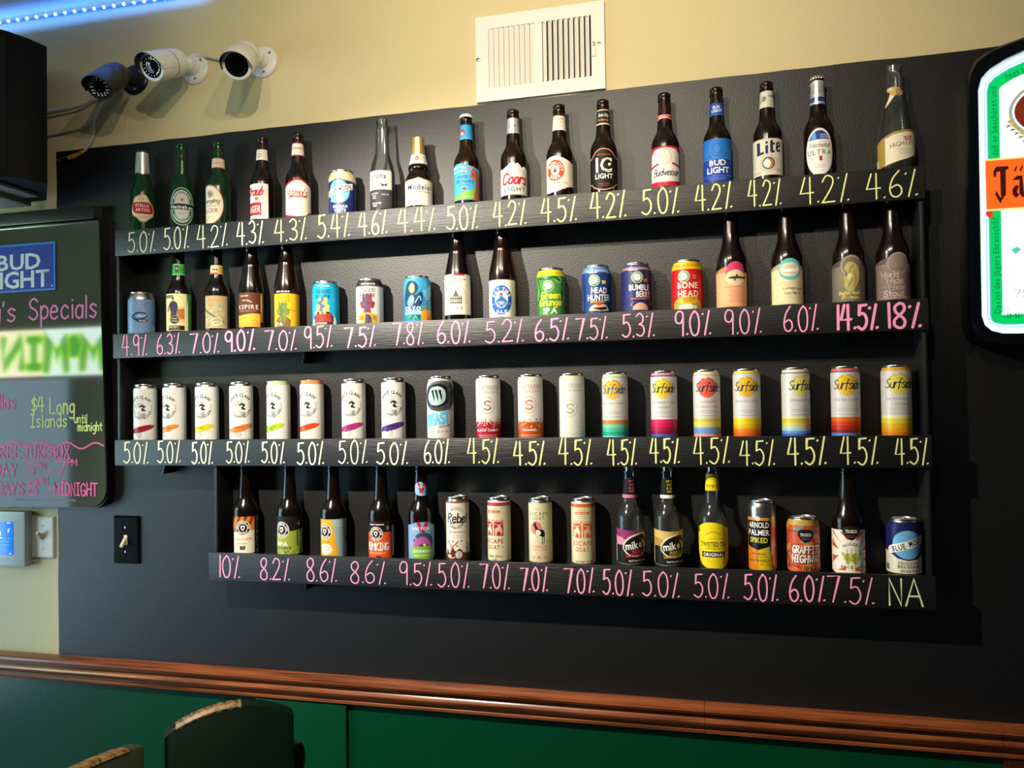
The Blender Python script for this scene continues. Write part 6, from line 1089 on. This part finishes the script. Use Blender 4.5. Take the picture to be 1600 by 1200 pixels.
a = Art(); a.t('© 2019 A-B, Bud Light Beer, St. Louis, MO USA 1009786', -1392, -231, 6, 'a9aaa4', 205, 'r')
room(ink_mesh('small_print', flat(a, .3), M['print'], root, (0, -.0302, Z0)), root)

# thermostat and switches
root = empty('thermostat', (-1.535, 0, Z0 - .34)); tag(root, 'white wall thermostat with a lit blue screen beside the white switch', 'thermostat')
finish(box(bmesh.new(), -.077, -.0295, -.076, .077, -.0005, .076, .006), 'housing', mat('grey_white_plastic', 'c4c6c2', .35), root)
finish(box(bmesh.new(), -.040, -.0310, -.044, .038, -.0297, .048, .0005), 'screen', M['screen'], root)
a = Art(); a.ring(24, 24, 3.2, 4, 'cfe4ff').p([(22, 18), (27, 30), (29, 29), (24, 17)], 'cfe4ff').r(20, 43, 30, 45.5, 'dfeaff').lines(5, 2, 56, 3, 9, '64b0ff', 1.2).r(28, -41, 33, -38, 'cfe4ff').t('72', -12, 12, 20, 'dfeaff', 26, 'r')
ink_mesh('screen_print', flat(a, .2), M['glow'], root, (0, -.0311, 0))
def switch(name, x, z, w, h, pm, label, up, rgb):
    root = empty(name, (x, 0, Z0 + z)); tag(root, label, 'light switch', None)
    bm = bmesh.new(); t = .0065; i = .005
    A = [bm.verts.new(p) for p in ((-w / 2, -.0005, -h / 2), (w / 2, -.0005, -h / 2), (w / 2, -.0005, h / 2), (-w / 2, -.0005, h / 2))]
    B = [bm.verts.new(p) for p in ((-w / 2 + i, -t, -h / 2 + i), (w / 2 - i, -t, -h / 2 + i), (w / 2 - i, -t, h / 2 - i), (-w / 2 + i, -t, h / 2 - i))]
    for k in range(4): j = (k + 1) % 4; bm.faces.new((A[k], A[j], B[j], B[k]))
    bm.faces.new(B); bm.faces.new(A[::-1]); bmesh.ops.bevel(bm, geom=[e for e in bm.edges], offset=.0012, segments=2, affect='EDGES')
    finish(bm, 'cover_plate', pm, root, angle=25)
    finish(box(bmesh.new(), -.0055, -t - .0008, -.013, .0055, -t - .0001, .013), 'toggle_slot', M['ivory'], root)
    bm = bmesh.new(); s = 1 if up else -1
    pr = [(-t - .0009, s * -.006), (-t - .0009, s * .009), (-t - .017, s * .018), (-t - .0185, s * .0125), (-t - .006, s * -.003)]
    A = [bm.verts.new((-.0044, y, z_)) for y, z_ in pr]; B = [bm.verts.new((.0044, y, z_)) for y, z_ in pr]
    for k in range(5): j = (k + 1) % 5; bm.faces.new((A[k], B[k], B[j], A[j]))
    bm.faces.new(A); bm.faces.new(B); bmesh.ops.bevel(bm, geom=bm.edges[:], offset=.0008, segments=2, affect='EDGES')
    finish(bm, 'toggle', M['ivory'], root)
    for zz in (-.032, .033): finish(lathe(bmesh.new(), [(0, 0), (.0036, 0), (.0030, .0012), (0, .0016)], 14, Matrix.Translation((0, -t - .0001, zz)) @ Matrix.Rotation(pi / 2, 4, 'X')), 'screw', M['chrome'] if rgb else M['white'], root)
switch('light_switch', -1.153, -.337, .084, .129, mat('glossy_black_plate', '060a09', .15, spec=.4), 'black light switch plate with ivory toggle on the black wall', False, True)
switch('light_switch', -1.423, -.337, .080, .118, mat('white_switch_plate', 'dcd9cc', .3), 'white light switch plate on the cream strip beside the thermostat', True, False)

# blue light strip along the ceiling corner
root = empty('light_strip', (-1.4, -.008, Z0 + 1.112)); tag(root, 'string of blue lights along the top of the wall at upper left', 'light strip')
LX = [-1.78 + .0318 * i for i in range(29)]
def lz(x): return Z0 + 1.113 - .014 * (x + 1.55)
room(finish(tube(bmesh.new(), [(x, -.006, lz(x)) for x in [LX[0] - .1] + LX + [LX[-1] + .1]], .003, 8), 'tape', M['ledtape'], root), root)
for x in LX:
    bm = bmesh.new(); bmesh.ops.create_icosphere(bm, subdivisions=2, radius=.0042); bmesh.ops.translate(bm, vec=(x, -.011, lz(x)), verts=bm.verts)
    room(finish(bm, 'diode', M['led'], root), root)

# backlit bottle-label sign on the right (mirror symmetric about its middle)
root = empty('neon_sign', (1.11, 0, Z0 + .106)); tag(root, 'glowing bottle-label sign with green border and orange ribbon in a black frame', 'sign')
CX = 1.112
def sym(pts): return pts + [(2 * CX - x, z) for x, z in reversed(pts)]
def S_(pts): return sym([(x * .001, Z0 + z * .001) for x, z in pts])
OUT = S_([(992, 106), (960, 106), (930, 108), (904, 116), (888, 131), (880, 152), (882, 400), (884, 637), (888, 661), (901, 684), (924, 700), (952, 710), (990, 721), (1040, 736), (1080, 748)])
INN = S_([(992, 132), (975, 132), (960, 132), (936, 133), (916, 139), (904, 151), (899, 170), (901, 400), (903, 622), (909, 645), (925, 663), (954, 680), (990, 694), (1040, 711), (1080, 722)])
bm = bmesh.new()
A = [bm.verts.new((x, -.001, z)) for x, z in OUT]; B = [bm.verts.new((x, -.058, z)) for x, z in OUT]
OI = [((x - CX) * .985 + CX, (z - Z0 - .4) * .985 + Z0 + .4) for x, z in OUT]
B2 = [bm.verts.new((x, -.064, z)) for x, z in OI]; I = [bm.verts.new((x, -.063, z)) for x, z in INN]; I2 = [bm.verts.new((x, -.050, z)) for x, z in INN]
n = len(OUT)
for P_, Q in ((A, B), (B, B2), (B2, I), (I, I2)):
    for i in range(n): j = (i + 1) % n; bm.faces.new((P_[i], Q[i], Q[j], P_[j]))
bm.faces.new(A)
room(finish(bm, 'frame', mat('black_sign_frame', '06080d', .22), root, angle=40), root)
mm = lambda L_: [((x) * 1000, (z - Z0) * 1000) for x, z in L_]
def shrink(L_, d):
    cz = 400; out_ = []
    m = len(L_)
    for i in range(m):
        p0, p1, p2 = Vector(L_[i - 1]), Vector(L_[i]), Vector(L_[(i + 1) % m]); t = (p2 - p0).normalized(); nrm = Vector((-t.y, t.x))
        if nrm.dot(Vector((CX * 1000, cz)) - p1) < 0: nrm = -nrm
        out_.append(tuple(p1 + nrm * d))
    return out_
I0 = mm(INN); a = Art()
a.p(I0, 'd4f4ff').p(shrink(I0, 5), 'f6feff').p(shrink(I0, 13), '9ad8f0').p(shrink(I0, 16), 'e6faff').p(shrink(I0, 18.5), '5fa0c4').p(shrink(I0, 20.5), '00b85a').p(shrink(I0, 41), 'dffcf4').p(shrink(I0, 54), 'b9cfc9').p(shrink(I0, 55.2), 'f6fffc')
cen = CX * 1000
a.e(cen, 574, 152, '8f968c', 78, 48).e(cen, 574, 146, 'e6f4f0', 72, 48).e(cen, 574, 142, '6a2414', 68, 48)
for sgn in (-1, 1):
    for k in range(9):
        x, z = cen + sgn * (146 - k * 7), 548 - k * 8
        a.p([(x, z), (x + sgn * 9, z + 9), (x + sgn * 3, z + 13)], 'b08c2c').p([(x, z), (x + sgn * 12, z - 4), (x + sgn * 8, z + 3)], '6a7a70')
for st in ([(cen, 520), (cen, 600)],): a.s([(cen, 512), (cen - 10, 540), (cen - 26, 560)], 6, 'd8c48c').s([(cen, 512), (cen + 10, 540), (cen + 26, 560)], 6, 'd8c48c')
a.pen('750 ml', 993, 213, 15, '9a8f94', 64, 1.4).e(943, 168, 1.6, '0a7a3c').t('IMPORTED', 996, 168, 10, '0a7a3c', 96, 'r')
a.t('Das ist des Jägers Ehrenschild,', 930.5, 272, 11.5, '0a7a44', 196, 'b', rot=90).t('daß er beschützt und', 933, 560, 11.5, '0a7a44', 140, 'b', rot=90).t('hegt sein Wild', 995, 662, 12, '0a7a44', 84, 'b', rot=20)
a.p([(958, 300), (968, 306), (976, 300), (966, 290)], '4fb0a8')
o = ink_mesh('light_panel', flat(a, 0, .05), M['glow'], root, (0, -.052, Z0)); room(o, root)
a = Art(); RB = [(915, 484), (1309, 484), (1309, 381), (915, 379)]
a.p([(914, 380), (926, 380), (926, 366), (919, 366), (914, 372)], 'c83a1c').p(RB, 'f5631c').p([(915, 484), (1309, 484), (1309, 480.5), (915, 480.5)], 'f3d890').p([(915, 379), (1309, 381), (1309, 384.5), (915, 383)], 'f3d890')
JK = '3a0f0a'
a.p([(941, 462), (951, 464), (950.5, 410), (944, 403), (941, 410)], JK).p([(929, 459), (934, 467.5), (955, 467), (957, 462), (951, 459), (936, 457)], JK).p([(929, 460), (935, 459), (933, 445), (929, 450)], JK).p([(950.5, 413), (940, 393), (931, 412), (934, 419), (940, 405), (945, 409)], JK)
for x0 in (962,): 
    a.p([(x0, 438), (x0 + 8, 446), (x0 + 18, 446), (x0 + 20, 412), (x0 + 25, 408), (x0 + 18, 402), (x0 + 12, 410), (x0 + 13, 438), (x0 + 7, 438)], JK).p([(x0, 420), (x0 + 6, 428), (x0 + 12, 426), (x0 + 8, 414), (x0 + 12, 408), (x0 + 6, 402), (x0, 410)], JK).p([(x0 + 3, 456), (x0 + 8, 466), (x0 + 10, 464), (x0 + 6, 455)], JK).p([(x0 + 13, 456), (x0 + 18, 466), (x0 + 20, 464), (x0 + 16, 455)], JK)
a.t('germeister', 1152, 428, 42, JK, 270)
o = ink_mesh('ribbon', flat(a, 0, .05), print_mat('lit_orange_ribbon', .3, emit=.75), root, (0, -.0555, Z0)); room(o, root)

# lit letter board across the room, whose reflection shows in the marker board
root = empty('lit_letter_board', (-2.95, -1.68, Z0 + .2)); tag(root, 'lit white letter board with green lettering, seen mirrored in the marker board', 'sign')
room(finish(box(bmesh.new(), -3.345, -1.70, Z0 + .19, -2.56, -1.672, Z0 + .465, .004), 'case', M['blackpl'], root), root)
a = Art(); a.r(0, 6, 735, 252, 'eafff6').r(420, 6, 735, 252, 'fff2d0')
def block(s, x, w, h, v, c1, c2):
    for st in pen2d(s, h, w):
        a.add(*ribbon([(p + x, q_ + v) for p, q_ in st], 58), c1)
    for st in pen2d(s, h, w):
        a.add(*ribbon([(p + x, q_ + v) for p, q_ in st], 36), c2)
M['sign'] = print_mat('lit_sign_print', .4, emit=24.0)
for s, x, w, h, v in (('M', 110, 130, 160, 45), ('G', 222, 40, 80, 120), ('M', 335, 130, 175, 40), ('I', 475, 70, 145, 55), ('N', 610, 130, 150, 55)):
    block(s, x, w, h, v, 'b4e800', '1f9a10')
V, F, C, N = flat(a, .5, .1)
# faces +Y: turn about Z so that it reads from the wall side
V = [(-x, -y, z) for x, y, z in V]; N = [(0, 1, 0)] * len(N)
o = ink_mesh('letters', (V, F, C, N), M['sign'], root, (-2.60, -1.672, Z0 + .2)); room(o, root)

# ------------------------------------------------------------------ chairs at the lower left
def chair(label, a, b, zt, crown, mats, group='green wooden chairs'):
    """back runs from a (near end) to b (far end) in the plan; zt = height of its ends"""
    a, b = Vector(a), Vector(b); d = (b - a).normalized(); nrm = Vector((d.y, -d.x)); W = (b - a).length
    mid = (a + b) / 2
    root = empty('wooden_chair', (mid.x, mid.y, 0), atan2(d.y, d.x)); tag(root, label, 'chair', group)
    th = .034
    n = 24; bm = bmesh.new(); rows = []
    for i in range(n + 1):
        t = i / n; x = -W / 2 + W * t; z = zt + crown * sin(pi * t) ** .8
        rows.append([bm.verts.new((x, y, zz)) for y, zz in ((-th / 2, zt - .40), (-th / 2, z - .006), (-th / 2 + .006, z), (th / 2 - .006, z), (th / 2, z - .006), (th / 2, zt - .40))])
    for A, B in zip(rows, rows[1:]):
        for k in range(6): bm.faces.new((A[k], B[k], B[(k + 1) % 6], A[(k + 1) % 6]))
    bm.faces.new(rows[0]); bm.faces.new(rows[-1][::-1])
    finish(bm, 'backrest', mats[0], root, angle=50)
    # worn wood showing along the top edge
    bm = bmesh.new(); rows = []
    for i in range(2, mats[2]):
        t = i / n; x = -W / 2 + W * t; z = zt + crown * sin(pi * t) ** .8; w = .4 + .5 * abs(sin(i * 1.7))
        rows.append([bm.verts.new((x, y, zz)) for y, zz in ((-th / 2 - .0006, z - .012 * w), (-th / 2 - .0006, z - .0055), (-th / 2 + .006, z + .0006), (th / 2 * (w - .3), z + .0006))])
    for A, B in zip(rows, rows[1:]):
        for k in range(3): bm.faces.new((A[k], B[k], B[k + 1], A[k + 1]))
    finish(bm, 'worn_edge', mats[1], root)
    for x in (-W / 2 + .02, W / 2 - .02):
        finish(box(bmesh.new(), x - .018, -.016, .002, x + .018, .016, zt - .401, .004), 'leg', mats[0], root)
        finish(box(bmesh.new(), x - .018, mats[3] * .40 - .016, .002, x + .018, mats[3] * .40 + .016, .43, .004), 'leg', mats[0], root)
    y0, y1 = sorted((mats[3] * .018, mats[3] * .43))
    finish(box(bmesh.new(), -W / 2 - .04, y0, .431, W / 2 + .04, y1, .465, .008), 'seat', mats[0], root)
    return root
chair('dark green chair with an arched back worn along its top edge, before the green wainscot', (-.70, -.44), (-.505, -.285), Z0 - .635, .038, (M['chairgreen'], M['wornwood'], 15, -1))
chair('olive chair whose back shows bare worn wood, leftmost at the bottom', (-.755, -.93), (-.752, -.455), Z0 - .658, .028, (mat('olive_chair_paint', '2c3320', .45), M['wornwood'], 23, 1))
o = finish(lathe(bmesh.new(), [(0, 0.003), (.016, .003), (.0175, .02), (.0175, .771), (.021, .786), (.0225, .806), (.020, .826), (.012, .837), (0, .840)], 24), 'chair_post', M['blackpl'])
o.location = (-.537, -.219, 0); tag(o, 'black round-topped post behind the arched green chair', 'post')
